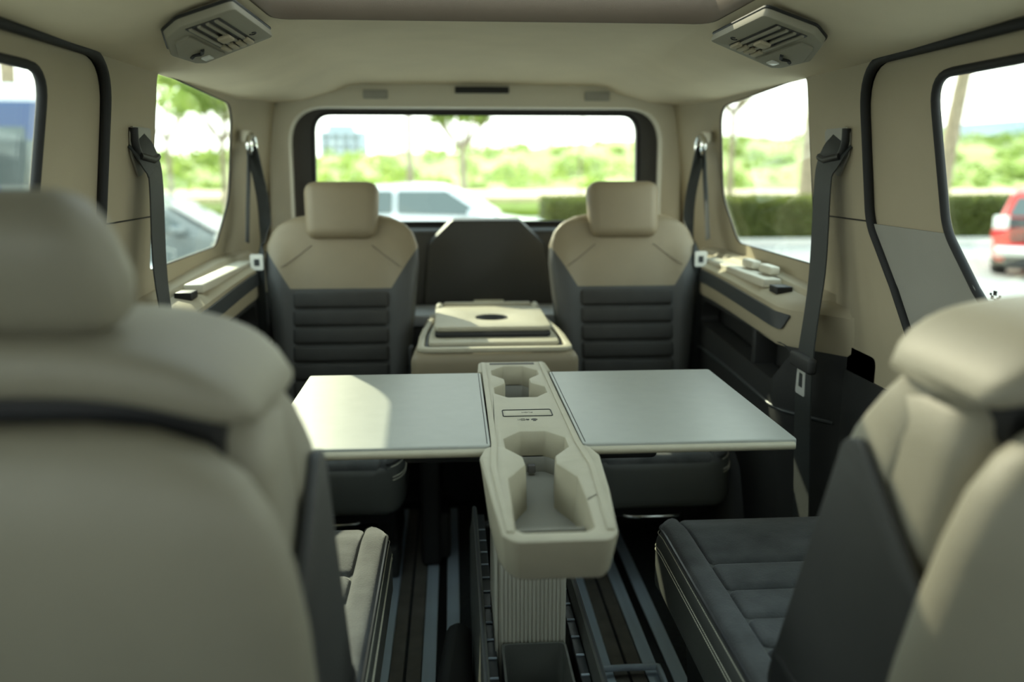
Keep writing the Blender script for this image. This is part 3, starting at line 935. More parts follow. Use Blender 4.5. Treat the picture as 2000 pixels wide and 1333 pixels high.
def text_mesh(name, body, size, m, parent, loc, rot):
    cu = bpy.data.curves.new(name, 'FONT')
    cu.body = body
    cu.size = size
    cu.align_x = 'CENTER'
    cu.align_y = 'CENTER'
    cu.extrude = 0.0001
    o = bpy.data.objects.new(name, cu)
    COL.objects.link(o)
    dg = bpy.context.evaluated_depsgraph_get()
    me = bpy.data.meshes.new_from_object(o.evaluated_get(dg))
    bpy.data.objects.remove(o)
    q = link(name, me, m, parent, 0)
    q.location = loc
    q.rotation_euler = rot
    return q


text_mesh('push_lettering', 'PUSH', 0.0095, 'print', bt, (0.0, 1.610 - Y0, 0.7208), (0, 0, math.pi))
bm = bmesh.new()
for dx, dy, w_, h_ in ((0.010, 0.004, 0.0035, 0.002), (0.010, -0.002, 0.0022, 0.0035), (0.0145, 0.001, 0.0015, 0.003), (0.0055, 0.001, 0.0015, 0.003), (0.010, -0.007, 0.003, 0.0013)):
    bm_box(dx - w_, dx + w_, dy - h_, dy + h_, 0, 0.0004, 0, 1, bm)
o = mesh_obj('warning_icon', bm, 'print', bt, 0)
o.location = (0.0, 1.562 - Y0, 0.7202)
bm = bmesh.new()
for k in range(3):
    a = math.pi * k / 3
    bm_tube([(-0.0035 * math.cos(a), -0.0055 * math.sin(a), 0), (0.0035 * math.cos(a), 0.0055 * math.sin(a), 0)], 0.0006, 4, bm)
o = mesh_obj('star_icon', bm, 'print', bt, 0)
o.location = (-0.003, 1.562 - Y0, 0.7206)
bm = bm_tube([(-0.004, -0.004, 0), (0.004, -0.004, 0), (0.004, 0.004, 0), (-0.004, 0.004, 0)], 0.0005, 4, closed=True)
for k in range(2):
    bm_tube([(-0.0065 - 0.003 * k, -0.004, 0), (-0.0065 - 0.003 * k, 0.004, 0)], 0.0004, 4, bm)
o = mesh_obj('seat_icon', bm, 'print', bt, 0)
o.location = (-0.012, 1.562 - Y0, 0.7206)
# table wings with bevelled front edge
for sg, x0, x1 in ((1, 0.1285, 0.517), (-1, -0.0335, -0.432)):
    xa, xb = sorted((x0, x1))
    w_ = slab('table_wing', fillet([(xa - CX, 1.408 - Y0), (xb - CX, 1.408 - Y0), (xb - CX, 1.945 - Y0), (xa - CX, 1.945 - Y0)], 0.008, 4), (), 0.020,
              lambda x, y, t: (x, y, 0.701 + t), 'table_top', tc, bevel=0.003)
    tube('wing_edge', [(xa - CX + 0.004, 1.407 - Y0, 0.709), (xb - CX - 0.006, 1.407 - Y0, 0.709)], 0.0075, 'console', w_, n=10)
    tube('wing_gap', [(x0 - CX + sg * 0.006, 1.42 - Y0, 0.7211), (x0 - CX + sg * 0.006, 1.94 - Y0, 0.7211)], 0.0012, 'black', w_, flat=(0.0016, 0.0006))
    b = bm_box(min(x0, x0 + sg * 0.22) - CX, max(x0, x0 + sg * 0.22) - CX, 1.50 - Y0, 1.88 - Y0, 0.655, 0.702, 0.015, 3)
    for v in b.verts:
        if v.co.z < 0.68:
            v.co.x += -sg * 0.06 * (abs(v.co.x - (x0 - CX)) / 0.22)
    mesh_obj('wing_bracket', b, 'charcoal', w_)
# telescopic column, ribbed
box('column', -0.070, 0.052, 1.42 - Y0, 1.60 - Y0, 0.10, 0.634, 'alu', tc, 0.006)
for i in range(16):
    x = -0.064 + 0.0074 * i
    box('column_rib', x, x + 0.0045, 1.4175 - Y0, 1.4215 - Y0, 0.12, 0.633, 'alu', tc, 0.0008, 1)
for x in (-0.0725, 0.0535):
    box('column_edge', x - 0.003, x + 0.003, 1.417 - Y0, 1.60 - Y0, 0.12, 0.633, 'alu', tc, 0.002)
# long base trough
bs = empty('console_base', (0, 0, 0))
bs.parent = tc
yb0, yb1 = 1.02 - Y0, 2.13 - Y0
for sg in (-1, 1):
    xo = sg * 0.1015
    b = bm_loft([[(xo - sg * 0.012, y, 0.03), (xo + sg * 0.006, y, 0.03), (xo + sg * 0.006, y, 0.24), (xo, y, zt__), (xo - sg * 0.005, y, zt__ + 0.003), (xo - sg * 0.010, y, zt__)]
                 for y, zt__ in ((yb0, 0.375), (1.7 - Y0, 0.362), (1.98 - Y0, 0.355), (2.07 - Y0, 0.33), (yb1, 0.27))])
    mesh_obj('base_wall', b, 'leather_side', bs, 40)
    tube('base_lip', [(xo - sg * 0.004, y, z_ + 0.002) for y, z_ in ((yb0, 0.375), (1.7 - Y0, 0.362), (1.98 - Y0, 0.355), (2.06 - Y0, 0.333))], 0.0028, 'charcoal_gloss', bs, n=6)
    # ratchet track with cross ticks
    box('track', *sorted((xo - sg * 0.012, xo - sg * 0.030)), yb0, 2.05 - Y0, 0.295, 0.318, 'charcoal_gloss', bs, 0.002)
    y = 1.08
    while y < 2.0:
        box('track_tick', *sorted((xo - sg * 0.013, xo - sg * 0.029)), y - Y0, y + 0.004 - Y0, 0.318, 0.3215, 'rail', bs, 0.0008, 1)
        y += 0.062
box('base_floor', -0.10, 0.10, yb0, yb1, 0.008, 0.04, 'black', bs, 0.004)
box('base_end', -0.10, 0.10, 2.09 - Y0, yb1, 0.03, 0.27, 'charcoal', bs, 0.012)
slab('storage_bin', fillet([(-0.064, 1.17 - Y0), (0.055, 1.17 - Y0), (0.055, 1.405 - Y0), (-0.064, 1.405 - Y0)], 0.012, 4),
     [fillet([(-0.060, 1.174 - Y0), (0.051, 1.174 - Y0), (0.051, 1.401 - Y0), (-0.060, 1.401 - Y0)], 0.011, 4)], 0.24,
     lambda x, y, t: (x, y, 0.10 + t), 'leather_side', bs)
box('bin_floor', -0.061, 0.052, 1.173 - Y0, 1.402 - Y0, 0.10, 0.108, 'black', bs, 0.002)
# foot pads either side
b = bm_box(-0.222, -0.112, 1.28 - Y0, 1.86 - Y0, 0.012, 0.135, 0.03, 4)
for v in b.verts:
    v.co.x += 0.05 * sstep((v.co.y + Y0 - 1.6) / 0.26) * (1 if v.co.x < -0.16 else 0)
mesh_obj('foot_cover', b, 'charcoal', bs, 60)
tube('rail_latch', smooth_line([(0.19, 1.70 - Y0, 0.02), (0.195, 1.79 - Y0, 0.022), (0.21, 1.80 - Y0, 0.022), (0.32, 1.80 - Y0, 0.022), (0.335, 1.79 - Y0, 0.022), (0.335, 1.70 - Y0, 0.02)], 5), 0.008, 'rail', bs)

# ------------------------------------------------------------------ seat belts
for side, nm in ((-1, 'left'), (1, 'right')):
    x = side
    bl = empty('seat_belt', (side * 0.78, 1.93, 0.0), label='black seat belt hanging from the %s pillar in front of the rear quarter window' % nm,
               cat='seat belt', group='front pillar seat belts')
    L = lambda X, Y, Z, s=side: (s * X - s * 0.78, Y - 1.93, Z)
    dy = 0.06 if side < 0 else 0.0
    strap = smooth_line([L(0.790, 1.900 + dy, 1.262), L(0.776, 1.915 + dy, 1.235), L(0.768, 1.94 + dy, 1.20), L(0.766, 1.945 + dy, 1.15), L(0.762, 1.93 + dy * .7, 0.95),
                         L(0.722, 1.87 + dy * .4, 0.76), L(0.722, 1.86, 0.60), L(0.725, 1.84, 0.40), L(0.725, 1.83, 0.2)], 6)
    mesh_obj('strap', bm_tube(strap, 0.01, bm=None, flat=(0.088, 0.003), upref=(side, 0, 0)), 'belt', bl)
    slab('recess', fillet([(1.86 + dy, 1.285), (1.99 + dy, 1.285), (1.985 + dy, 1.20), (1.93 + dy, 1.175), (1.875 + dy, 1.225)], 0.018, 5), (), 0.004,
         lambda y, z, t, s=side: L(xside(y, z) - 0.003 + t - 0.003, y, z), 'grey_trim', bl)
    tube('guide_slot', smooth_line([L(xside(1.87, 1.28) - 0.008, 1.872 + dy, 1.282), L(xside(1.87, 1.25) - 0.010, 1.877 + dy, 1.25), L(xside(1.9, 1.22) - 0.014, 1.895 + dy, 1.225), L(xside(1.94, 1.2) - 0.016, 1.935 + dy, 1.208)], 5),
         0.010, 'black', bl)
    tube('shoulder_guide', [L(0.776, 1.885 + dy, 1.222), L(0.770, 1.95 + dy, 1.214), L(0.772, 1.985 + dy, 1.222)], 0.009, 'black', bl)
    b = bm_box(side * -0.012, side * 0.010, -0.06, 0.055, -0.022, 0.016, 0.008, 3)
    o = mesh_obj('tongue_grip', b, 'charcoal', bl)
    o.location = L(0.718, 1.872, 0.755)
    tg_ = slab('tongue', fillet([(-0.026, -0.066), (0.026, -0.066), (0.022, 0.0), (-0.022, 0.0)], 0.006, 3), [fillet([(-0.012, -0.048), (0.012, -0.048), (0.010, -0.014), (-0.010, -0.014)], 0.003, 2)],
               0.004, lambda y, z, t, s=side: (s * t, y, z), 'tongue_metal', bl)
    tg_.location = L(0.716, 1.875, 0.738)

    rb = empty('seat_belt', (side * 0.735, 2.84, 0.0), label='short seat belt on the %s rear pillar beside the third-row seat' % nm,
               cat='seat belt', group='rear pillar seat belts')
    L2 = lambda X, Y, Z, s=side: (s * X - s * 0.735, Y - 2.84, Z)
    strap = smooth_line([L2(0.745, 2.87, 1.255), L2(0.735, 2.86, 1.22), L2(0.725, 2.90, 1.10), L2(0.722, 2.90, 1.0), L2(0.712, 2.79, 0.94), L2(0.7085, 2.72, 0.91), L2(0.7085, 2.70, 0.75), L2(0.7085, 2.70, 0.45)], 6)
    mesh_obj('strap', bm_tube(strap, 0.01, flat=(0.05, 0.003), upref=(side * 0.5, -0.85, 0)), 'belt', rb)
    strap2 = smooth_line([L2(0.745, 2.84, 1.245), L2(0.748, 2.80, 1.10), L2(0.752, 2.77, 0.96)], 6)
    mesh_obj('strap', bm_tube(strap2, 0.01, flat=(0.04, 0.003), upref=(side, 0, 0)), 'belt', rb)
    bm = bm_tube([L2(0.742 + 0.0 * i, 2.865 + 0.036 * math.cos(a), 1.268 + 0.030 * math.sin(a)) for i, a in enumerate([2 * math.pi * k / 18 for k in range(18)])], 0.011, 8, closed=True)
    mesh_obj('anchor_ring', bm, 'chrome', rb)
    b = bm_box(side * -0.010, side * 0.02, -0.022, 0.022, -0.02, 0.02, 0.009, 3)
    o = mesh_obj('anchor_cap', b, 'light_frame', rb)
    o.location = L2(0.752, 2.865, 1.295)
    o = slab('tongue', fillet([(-0.02, -0.025), (0.02, -0.025), (0.02, 0.025), (-0.02, 0.025)], 0.006, 3), [fillet([(-0.009, -0.012), (0.009, -0.012), (0.009, 0.01), (-0.009, 0.01)], 0.003, 2)],
             0.004, lambda a, z, t: (a, t, z), 'lamp_lens', rb)
    o.location = L2(0.7085, 2.690, 0.905)

# ------------------------------------------------------------------ roof air vents
for side, nm in ((-1, 'left'), (1, 'right')):
    # frame: e1 along y, e2 outward and down, n into the cabin
    O = Vector((side * 0.535, 1.70, 1.452))
    e2 = Vector((side * 0.15, 0.0, -0.050)).normalized()
    e1 = Vector((0, 1, 0))
    nn = e1.cross(e2)
    if nn.z > 0:
        nn = -nn
    vt = empty('roof_vent', O, label='%s ceiling vent console with slats and a reading lamp' % nm, cat='vent', group='ceiling vent consoles')
    mv = lambda a, c, t: e2 * a + e1 * c + nn * t      # a outward, c rearward, t towards the cabin
    out = fillet([(-0.078, -0.165), (-0.078, 0.150), (0.080, 0.185), (0.092, 0.155), (0.098, 0.02), (0.060, -0.120), (0.02, -0.165)], [0.012, 0.010, 0.008, 0.025, 0.05, 0.04, 0.02], 5)
    slab('housing', out, (), 0.022, lambda a, c, t: mv(a, c, t - 0.004), 'vent', vt, bevel=0.004)
    tube('edge_ring', [mv(a, c, 0.001) for a, c in out], 0.003, 'black', vt, closed=True, n=6)
    grille = [(-0.045, -0.145), (0.018, -0.145), (0.018, 0.135), (-0.045, 0.120)]
    slab('grille_well', fillet(grille, 0.004, 3), (), 0.001, lambda a, c, t: mv(a, c, t + 0.0182), 'black', vt)
    for i in range(4):
        a0 = -0.040 + i * 0.0155
        b = bmesh.new()
        bm_box(a0, a0 + 0.0065, -0.143, 0.055, 0.0185, 0.0235, 0.0015, 2, b)
        for v in b.verts:
            v.co = mv(*v.co)
        mesh_obj('slat', b, 'vent', vt)
    for i in range(4):
        a0 = -0.044 + i * 0.0155
        b = bm_box(a0, a0 + 0.0115, 0.060, 0.112, 0.0185, 0.0265, 0.003, 2)
        for v in b.verts:
            v.co = mv(*v.co)
        mesh_obj('vent_tab', b, 'beige_trim', vt)
    b = bm_box(-0.028, -0.004, -0.03, 0.01, 0.022, 0.030, 0.003, 2)
    for v in b.verts:
        v.co = mv(*v.co)
    mesh_obj('vane_thumb', b, 'beige_trim', vt)
    panel = fillet([(0.026, -0.095), (0.026, 0.148), (0.078, 0.158), (0.086, 0.02), (0.056, -0.09)], [0.004, 0.006, 0.02, 0.04, 0.02], 4)
    slab('lamp_panel', panel, (), 0.006, lambda a, c, t: mv(a, c, t + 0.0165), 'vent', vt, bevel=0.002)
    b = bm_box(0.046, 0.064, 0.092, 0.128, 0.022, 0.0255, 0.003, 2)
    for v in b.verts:
        v.co = mv(*v.co)
    mesh_obj('reading_lamp', b, 'lamp_lens', vt)
    tube('lamp_switch', smooth_line([mv(0.040, 0.025, 0.0235), mv(0.050, 0.050, 0.0245), mv(0.062, 0.045, 0.0235), mv(0.072, 0.06, 0.0235)], 5), 0.004, 'charcoal', vt, n=6)
    bm = bm_tube([mv(-0.056 + 0.006 * math.cos(a), 0.055 + 0.009 * math.sin(a), 0.0185) for a in [math.pi * k / 8 for k in range(13)]], 0.0016, 5)
    mesh_obj('vent_icon', bm, 'charcoal', vt)

# ------------------------------------------------------------------ outside: ground, hill, hedge, trees
GZ = -0.55


def ground(name, x0, x1, y0, y1, z, m, label, n=1, amp=0.0):
    bm = bmesh.new()
    bmesh.ops.create_grid(bm, x_segments=n, y_segments=n, size=0.5)
    for v in bm.verts:
        v.co = Vector((x0 + (v.co.x + .5) * (x1 - x0), y0 + (v.co.y + .5) * (y1 - y0), z))
        if amp:
            v.co.z += amp * mnoise.noise(v.co * 0.7)
    return mesh_obj(name, bm, m, None, 40, kind='structure', label=label)


ground('ground', -300, 300, -60, 300, GZ, 'asphalt', 'grey asphalt of the road and car park')
lawn = box('grass_verge', -200, 200, 18.6, 20.6, GZ, GZ + 0.10, 'lawn', None, 0.0, kind='stuff', label='bright green verge beside the hedge', cat='grass')
box('far_grass', -200, 200, 30.0, 37.0, GZ, GZ + 0.25, 'lawn', None, 0.0, kind='stuff', label='green grass strip beyond the road', cat='grass')
box('dry_grass', -200, 200, 37.02, 48, GZ, GZ + 0.45, 'dry_grass', None, 0.0, kind='stuff', label='pale dry grass at the foot of the hill', cat='grass')
box('road_kerb', -200, 200, 18.40, 18.58, GZ, GZ + 0.16, 'kerb', None, 0.0, kind='structure', label='pale kerb in front of the verge')

# hill
bm = bmesh.new()
NX, NY = 150, 26
g = []
for i in range(NX + 1):
    row = []
    for j in range(NY + 1):
        x = -170 + 340 * i / NX
        y = 48 + 60 * j / NY
        h = 3.1 * sstep(j / NY * 1.6) * (0.80 + 0.62 * sstep((x + 12) / 40))
        h += 0.5 * mnoise.noise(Vector((x * 0.10, y * 0.10, 0))) + 0.45 * mnoise.noise(Vector((x * 0.4, y * 0.4, 3)))
        row.append(bm.verts.new((x, y, GZ + 0.1 + max(0.0, h) * min(1, j / 2))))
    g.append(row)
for i in range(NX):
    for j in range(NY):
        bm.faces.new((g[i][j], g[i + 1][j], g[i + 1][j + 1], g[i][j + 1]))
mesh_obj('hill', bm, 'hill', None, 60, kind='structure', label='green hillside beyond the road')


def leaf_cloud(bm, c, rad, n, size, flat=1.0, rnd=R):
    for _ in range(n):
        while True:
            p = Vector((rnd.uniform(-1, 1), rnd.uniform(-1, 1), rnd.uniform(-1, 1)))
            if 0.15 < p.length < 1:
                break
        p = Vector((p.x * rad, p.y * rad, p.z * rad * flat)) + Vector(c)
        a = Vector((rnd.gauss(0, 1), rnd.gauss(0, 1), rnd.gauss(0, 1))).normalized()
        b_ = a.orthogonal().normalized()
        s = size * rnd.uniform(0.6, 1.3)
        v = [bm.verts.new(p + a * s * q[0] + b_ * s * 0.5 * q[1]) for q in ((-1, 0), (0, -1), (1, 0), (0, 1))]
        bm.faces.new(v)


bm = bmesh.new()
for _ in range(620):
    x = R.uniform(-75, 75)
    j = R.random()
    y = 50 + 33 * j
    h = 3.1 * sstep((y - 48) / 60 * 1.6) * (0.80 + 0.62 * sstep((x + 12) / 40))
    r_ = R.uniform(0.5, 1.3)
    leaf_cloud(bm, (x, y, GZ + h + r_ * 0.35), r_, 60, 0.24, 0.7)
o = mesh_obj('hillside_shrubs', bm, 'foliage', None, 0, kind='stuff', label='dense sunlit shrubs covering the hillside', cat='shrubs')

# clipped hedge on the verge
hd = empty('clipped_hedge', (10, 20.0, GZ + 0.10), label='long clipped hedge with sunlit top and shaded front', cat='hedge')
bm = bmesh.new()
for _ in range(26000):
    x, y, z = R.uniform(-8, 22), R.uniform(-0.75, 0.75), R.uniform(0.08, 0.92)
    if R.random() < 0.75:
        if R.random() < 0.5:
            z = 0.92 + R.uniform(-0.05, 0.05)
        else:
            y = -0.75 + R.uniform(-0.05, 0.05)
    a = Vector((R.gauss(0, 1), R.gauss(0, 1), R.gauss(0, 1))).normalized()
    b_ = a.orthogonal().normalized()
    p = Vector((x, y, z))
    s = R.uniform(0.04, 0.08)
    bm.faces.new([bm.verts.new(p + a * s * q[0] + b_ * s * 0.6 * q[1]) for q in ((-1, 0), (0, -1), (1, 0), (0, 1))])
mesh_obj('leaves', bm, 'hedge', hd, 0, kind='stuff')
box('woody_core', -8, 22, -0.66, 0.66, 0.0, 0.86, 'hedge', hd, 0.05)


def at(u, v_, y):
    d = fw + rt * ((u - 1000) / FPX) - upv * ((v_ - 666.5) / FPX)
    return Vector((-0.095, 0, 1.2)) + d * (y / d.y)


def tree(name, x, y, h, label, spread=1.6, trunk=0.13, lean=0.0, nb=7, seed=1, fork=0.55, leaves=420):
    rnd = random.Random(seed)
    t = empty(name, (x, y, GZ + (0.25 if 30 < y < 37 else 0.45 if 37 < y < 50 else 0.0)), label=label, cat='tree', group='roadside trees')
    fk = Vector((lean * fork, 0, h * fork))
    tube('trunk', smooth_line([(0, 0, 0), (lean * 0.2, 0.02, h * 0.25), tuple(fk)], 6), [trunk * (1 - 0.4 * i / 12) for i in range(13)], 'bark', t, n=9)
    fo = bmesh.new()
    for i in range(nb):
        a = 2 * math.pi * i / nb + rnd.uniform(-.3, .3)
        rr = spread * rnd.uniform(0.6, 1.0)
        tip = Vector((fk.x + rr * math.cos(a), rr * math.sin(a), h * rnd.uniform(0.85, 1.0)))
        mid = fk.lerp(tip, 0.5) + Vector((0, 0, -0.05 * h))
        tube('branch', smooth_line([tuple(fk - Vector((0, 0, .1))), tuple(mid), tuple(tip)], 5), [trunk * 0.5 * (1 - 0.75 * k / 10) for k in range(11)], 'bark', t, n=6)
        leaf_cloud(fo, tip, spread * 0.42, leaves // nb, 0.13, 0.6, rnd)
        leaf_cloud(fo, fk.lerp(tip, 0.65), spread * 0.28, leaves // nb // 2, 0.12, 0.6, rnd)
    mesh_obj('foliage', fo, 'foliage', t, 0, kind='stuff')
    return t


frond_me = None


def palm(x, y, h, label, seed=1, trunk=0.2, lean=0.3, nf=16, fl=2.4):
    global frond_me
    rnd = random.Random(seed)
    t = empty('palm_tree', (x, y, GZ), label=label, cat='palm tree', group='roadside palms')
    pts = smooth_line([(0, 0, 0), (lean * 0.2, 0, h * 0.35), (lean * 0.6, 0, h * 0.7), (lean, 0, h)], 6)
    tube('trunk', pts, [trunk * (1 - 0.25 * i / 18) * (1 + 0.05 * (i % 2)) for i in range(19)], 'bark', t, n=10)
    tube('leaf_base', [(lean, 0, h - 0.5), (lean, 0, h - 0.2), (lean, 0, h + 0.1)], [trunk * 0.8, trunk * 1.5, trunk * 0.8], 'bark', t, n=10)
    if frond_me is None:
        b = bmesh.new()
        sp = [(1.0 * q, 0, 0.55 * q - 0.75 * q * q) for q in [k / 14 for k in range(15)]]
        bm_tube(sp, [0.014 * (1 - 0.8 * k / 14) for k in range(15)], 4, b)
        for k in range(1, 29):
            q = k / 29
            c = Vector((q, 0, 0.55 * q - 0.75 * q * q))
            ln = 0.30 * math.sin(math.pi * (0.12 + 0.86 * q)) + 0.02
            for sg in (-1, 1):
                e = c + Vector((0.10 + 0.05 * q, sg * ln, -0.10 * ln / 0.3))
                b.faces.new([b.verts.new(c + Vector((-0.010, 0, 0))), b.verts.new(c + Vector((0.010, 0, 0))), b.verts.new(e)])
        me = bpy.data.meshes.new('frond')
        b.to_mesh(me)
        b.free()
        me.materials.append(MATS['palm_leaf'])
        frond_me = me
    for i in range(nf):
        o = bpy.data.objects.new('frond', frond_me)
        COL.objects.link(o)
        o.parent = t
        o.location = (lean, 0, h)
        o.scale = (fl, fl, fl)
        o.rotation_euler = (0, -math.radians(rnd.uniform(-15, 60)), 2 * math.pi * i / nf + rnd.uniform(-.2, .2))
    return t


p = at(908, 400, 24)
tree('street_tree', p.x, p.y, 3.85, 'young street tree forking in the middle of the rear window', 1.15, 0.12, -0.1, 8, 3, 0.60, 620)
p = at(802, 400, 28.5)
tree('street_tree', p.x, p.y, 6.0, 'thin pole-like tree seen left of the forked tree in the rear window', 1.0, 0.13, 0.0, 5, 5, 0.85, 220)
p = at(1130, 400, 27)
tree('street_tree', p.x, p.y, 4.3, 'slender tree whose leaves dip into the top right of the rear window', 0.75, 0.045, 0.1, 6, 8, 0.78, 300)
p = at(440, 380, 25)
tree('street_tree', p.x, p.y, 4.2, 'leafy tree at the rear edge of the left quarter window', 1.3, 0.10, 0.0, 7, 9, 0.6, 900)
p = at(335, 380, 28)
tree('street_tree', p.x, p.y, 4.4, 'distant tree at the front edge of the left quarter window', 1.2, 0.10, 0.0, 6, 10, 0.6, 500)
p = at(1425, 380, 27)
tree('street_tree', p.x, p.y, 5.6, 'tree at the top of the right quarter window', 1.8, 0.12, 0.0, 7, 12, 0.62, 600)
p = at(1838, 350, 24)
palm(p.x, p.y, 5.0, 'palm tree with thick trunk in the right sliding-door window', 2, 0.24, 0.45)
p = at(1577, 350, 22)
palm(p.x, p.y, 5.2, 'palm trunk behind the hedge in the right quarter window', 4, 0.24, 0.1)
p = at(20, 300, 17.4)
palm(p.x, p.y, 4.9, 'palm fronds above the blue bus in the left sliding-door window', 6, 0.16, 0.2, 16, 1.9)

# far building and ridge
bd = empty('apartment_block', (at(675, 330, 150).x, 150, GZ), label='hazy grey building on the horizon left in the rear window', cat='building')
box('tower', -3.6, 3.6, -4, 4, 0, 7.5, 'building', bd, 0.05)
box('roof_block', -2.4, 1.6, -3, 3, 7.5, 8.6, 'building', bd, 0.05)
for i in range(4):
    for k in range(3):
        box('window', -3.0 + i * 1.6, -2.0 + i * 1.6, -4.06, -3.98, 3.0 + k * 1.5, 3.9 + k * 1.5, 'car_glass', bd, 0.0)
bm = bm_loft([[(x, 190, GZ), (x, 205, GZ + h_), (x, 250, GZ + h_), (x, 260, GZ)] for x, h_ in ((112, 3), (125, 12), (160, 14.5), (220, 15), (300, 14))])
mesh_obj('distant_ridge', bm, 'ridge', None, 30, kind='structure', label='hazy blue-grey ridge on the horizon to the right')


# ------------------------------------------------------------------ vehicles
def wheel(par, x, y, r, w, name='wheel'):
    g_ = bmesh.new()
    prof_ = [(r * 0.62, -w / 2), (r * 0.95, -w / 2), (r, -w * 0.35), (r, w * 0.35), (r * 0.95, w / 2), (r * 0.62, w / 2)]
    rings_ = [[(x + a * math.cos(t_), y + b_, r + a * math.sin(t_)) for a, b_ in prof_] for t_ in [2 * math.pi * k / 24 for k in range(24)]]
    RR_ = [[g_.verts.new(q) for q in q_] for q_ in rings_]
    n_ = len(prof_)
    for i in range(24):
        for j in range(n_ - 1):
            g_.faces.new((RR_[i - 1][j], RR_[i][j], RR_[i][j + 1], RR_[i - 1][j + 1]))
    wh = mesh_obj(name, g_, 'rubber', par)
    g_ = bm_tube([(x, y - w * 0.45, r), (x, y - w * 0.2, r), (x, y + w * 0.2, r), (x, y + w * 0.45, r)], [r * 0.2, r * 0.62, r * 0.62, r * 0.2], 20)
    mesh_obj('rim', g_, 'chrome', wh)


def car(name, label, loc, rz, paint, L_=4.5, H=1.44, Wd=1.82):
    t = empty(name, loc, rz, label=label, cat='car', group='parked and passing cars')
    hw_ = Wd / 2
    # body along x, nose at +x
    low = [(-0.50, 0.30), (-0.495, 0.55), (-0.47, 0.66), (-0.40, 0.70), (-0.10, 0.655), (0.16, 0.64), (0.22, 0.63), (0.38, 0.565), (0.475, 0.47), (0.497, 0.38), (0.492, 0.22),
           (0.43, 0.15), (-0.45, 0.15), (-0.495, 0.2)]
    pts_ = fillet([(a * L_, b_ * H) for a, b_ in low], 0.08, 3)
    rr = []
    for q, sc_, dz_ in ((-1, 0.93, 0), (-0.96, 0.975, 0), (-0.86, 1, 0), (0.86, 1, 0), (0.96, 0.975, 0), (1, 0.93, 0)):
        rr.append([(a * sc_, q * hw_, 0.62 + (b_ - 0.62) * (sc_ * 0.6 + .4)) for a, b_ in pts_])
    mesh_obj('body', bm_loft(rr), paint, t, 40)
    cab = [(-0.42, 0.66), (-0.32, 0.90), (-0.24, 0.975), (-0.10, 1.0), (0.02, 0.985), (0.10, 0.90), (0.245, 0.62)]
    rr = []
    for q, zz in ((-0.98, 0), (-0.80, 1), (-0.70, 1.0), (0.70, 1.0), (0.80, 1), (0.98, 0)):
        rr.append([(a * L_ * (1 if zz else 1), (q * hw_) if b_ < 0.8 or abs(q) < .9 else math.copysign(0.84, q) * hw_, b_ * H) for a, b_ in cab])
    ca = mesh_obj('cabin', bm_loft(rr), paint, t, 30)
    for sg in (-1, 1):
        for a0, a1 in (((-0.36, 0.69), (-0.13, 0.69)), ((-0.115, 0.69), (0.185, 0.67))):
            x0, x1 = a0[0] * L_, a1[0] * L_
            tl = (-0.29 if a0[0] < -0.2 else -0.115) * L_
            tr_ = (-0.13 if a0[0] < -0.2 else 0.055) * L_
            f = lambda x, z, t_: (x, sg * (hw_ * (0.985 - 0.135 * (z / H - 0.67) / 0.28) + 0.006 + t_), z)
            slab('side_window', fillet([(x0, a0[1] * H), (x1, a1[1] * H), (tr_, 0.93 * H), (tl, 0.93 * H)], 0.04, 3), (), 0.012, f, 'car_glass', t)
        slab('sill_trim', [(-0.33 * L_, 0.16 * H), (0.30 * L_, 0.16 * H), (0.30 * L_, 0.23 * H), (-0.33 * L_, 0.23 * H)], (), 0.01,
             lambda x, z, t_: (x, sg * (hw_ * 0.985 + t_), z), 'charcoal', t)
        box('headlight', 0.40 * L_, 0.465 * L_, sg * hw_ * 0.62 - 0.16, sg * hw_ * 0.62 + 0.16, 0.44 * H, 0.52 * H, 'lamp_lens', t, 0.03)
        box('tail_light', -0.5 * L_, -0.44 * L_, sg * hw_ * 0.72 - 0.14, sg * hw_ * 0.72 + 0.14, 0.55 * H, 0.63 * H, 'tail_red', t, 0.03)
        box('mirror', 0.13 * L_, 0.17 * L_, sg * (hw_ + 0.09) - 0.08, sg * (hw_ + 0.09) + 0.08, 0.66 * H, 0.73 * H, paint, t, 0.03)
        for wx in (-0.30, 0.31):
            wheel(t, wx * L_, sg * (hw_ - 0.10), 0.33, 0.22)
    slab('windscreen', [(-0.78 * hw_, 0), (0.78 * hw_, 0), (0.72 * hw_, 1), (-0.72 * hw_, 1)], (), 0.01,
         lambda y, q, t_: ((0.235 - 0.13 * q) * L_ + 0.012, y, (0.65 + 0.245 * q) * H + 0.012 + t_), 'car_glass', t)
    slab('rear_screen', [(-0.78 * hw_, 0), (0.78 * hw_, 0), (0.70 * hw_, 1), (-0.70 * hw_, 1)], (), 0.01,
         lambda y, q, t_: ((-0.415 + 0.09 * q) * L_ - 0.012, y, (0.68 + 0.21 * q) * H + 0.012 + t_), 'car_glass', t)
    return t


p = at(850, 400, 14.5)
car('passing_car', 'white saloon car seen through the rear window', (p.x, p.y, GZ), math.radians(-4), 'paint_white', 4.6, 1.47)
p = at(300, 400, 11.5)
car('passing_car', 'grey-green car seen through the left quarter window', (p.x - 0.15, p.y, GZ), math.radians(4), 'paint_grey', 4.4, 1.42)
p = at(-40, 380, 8.0)
car('passing_car', 'pale car in front of the blue bus in the left sliding-door window', (p.x - 0.6, p.y, GZ), math.radians(8), 'paint_white', 4.4, 1.42)

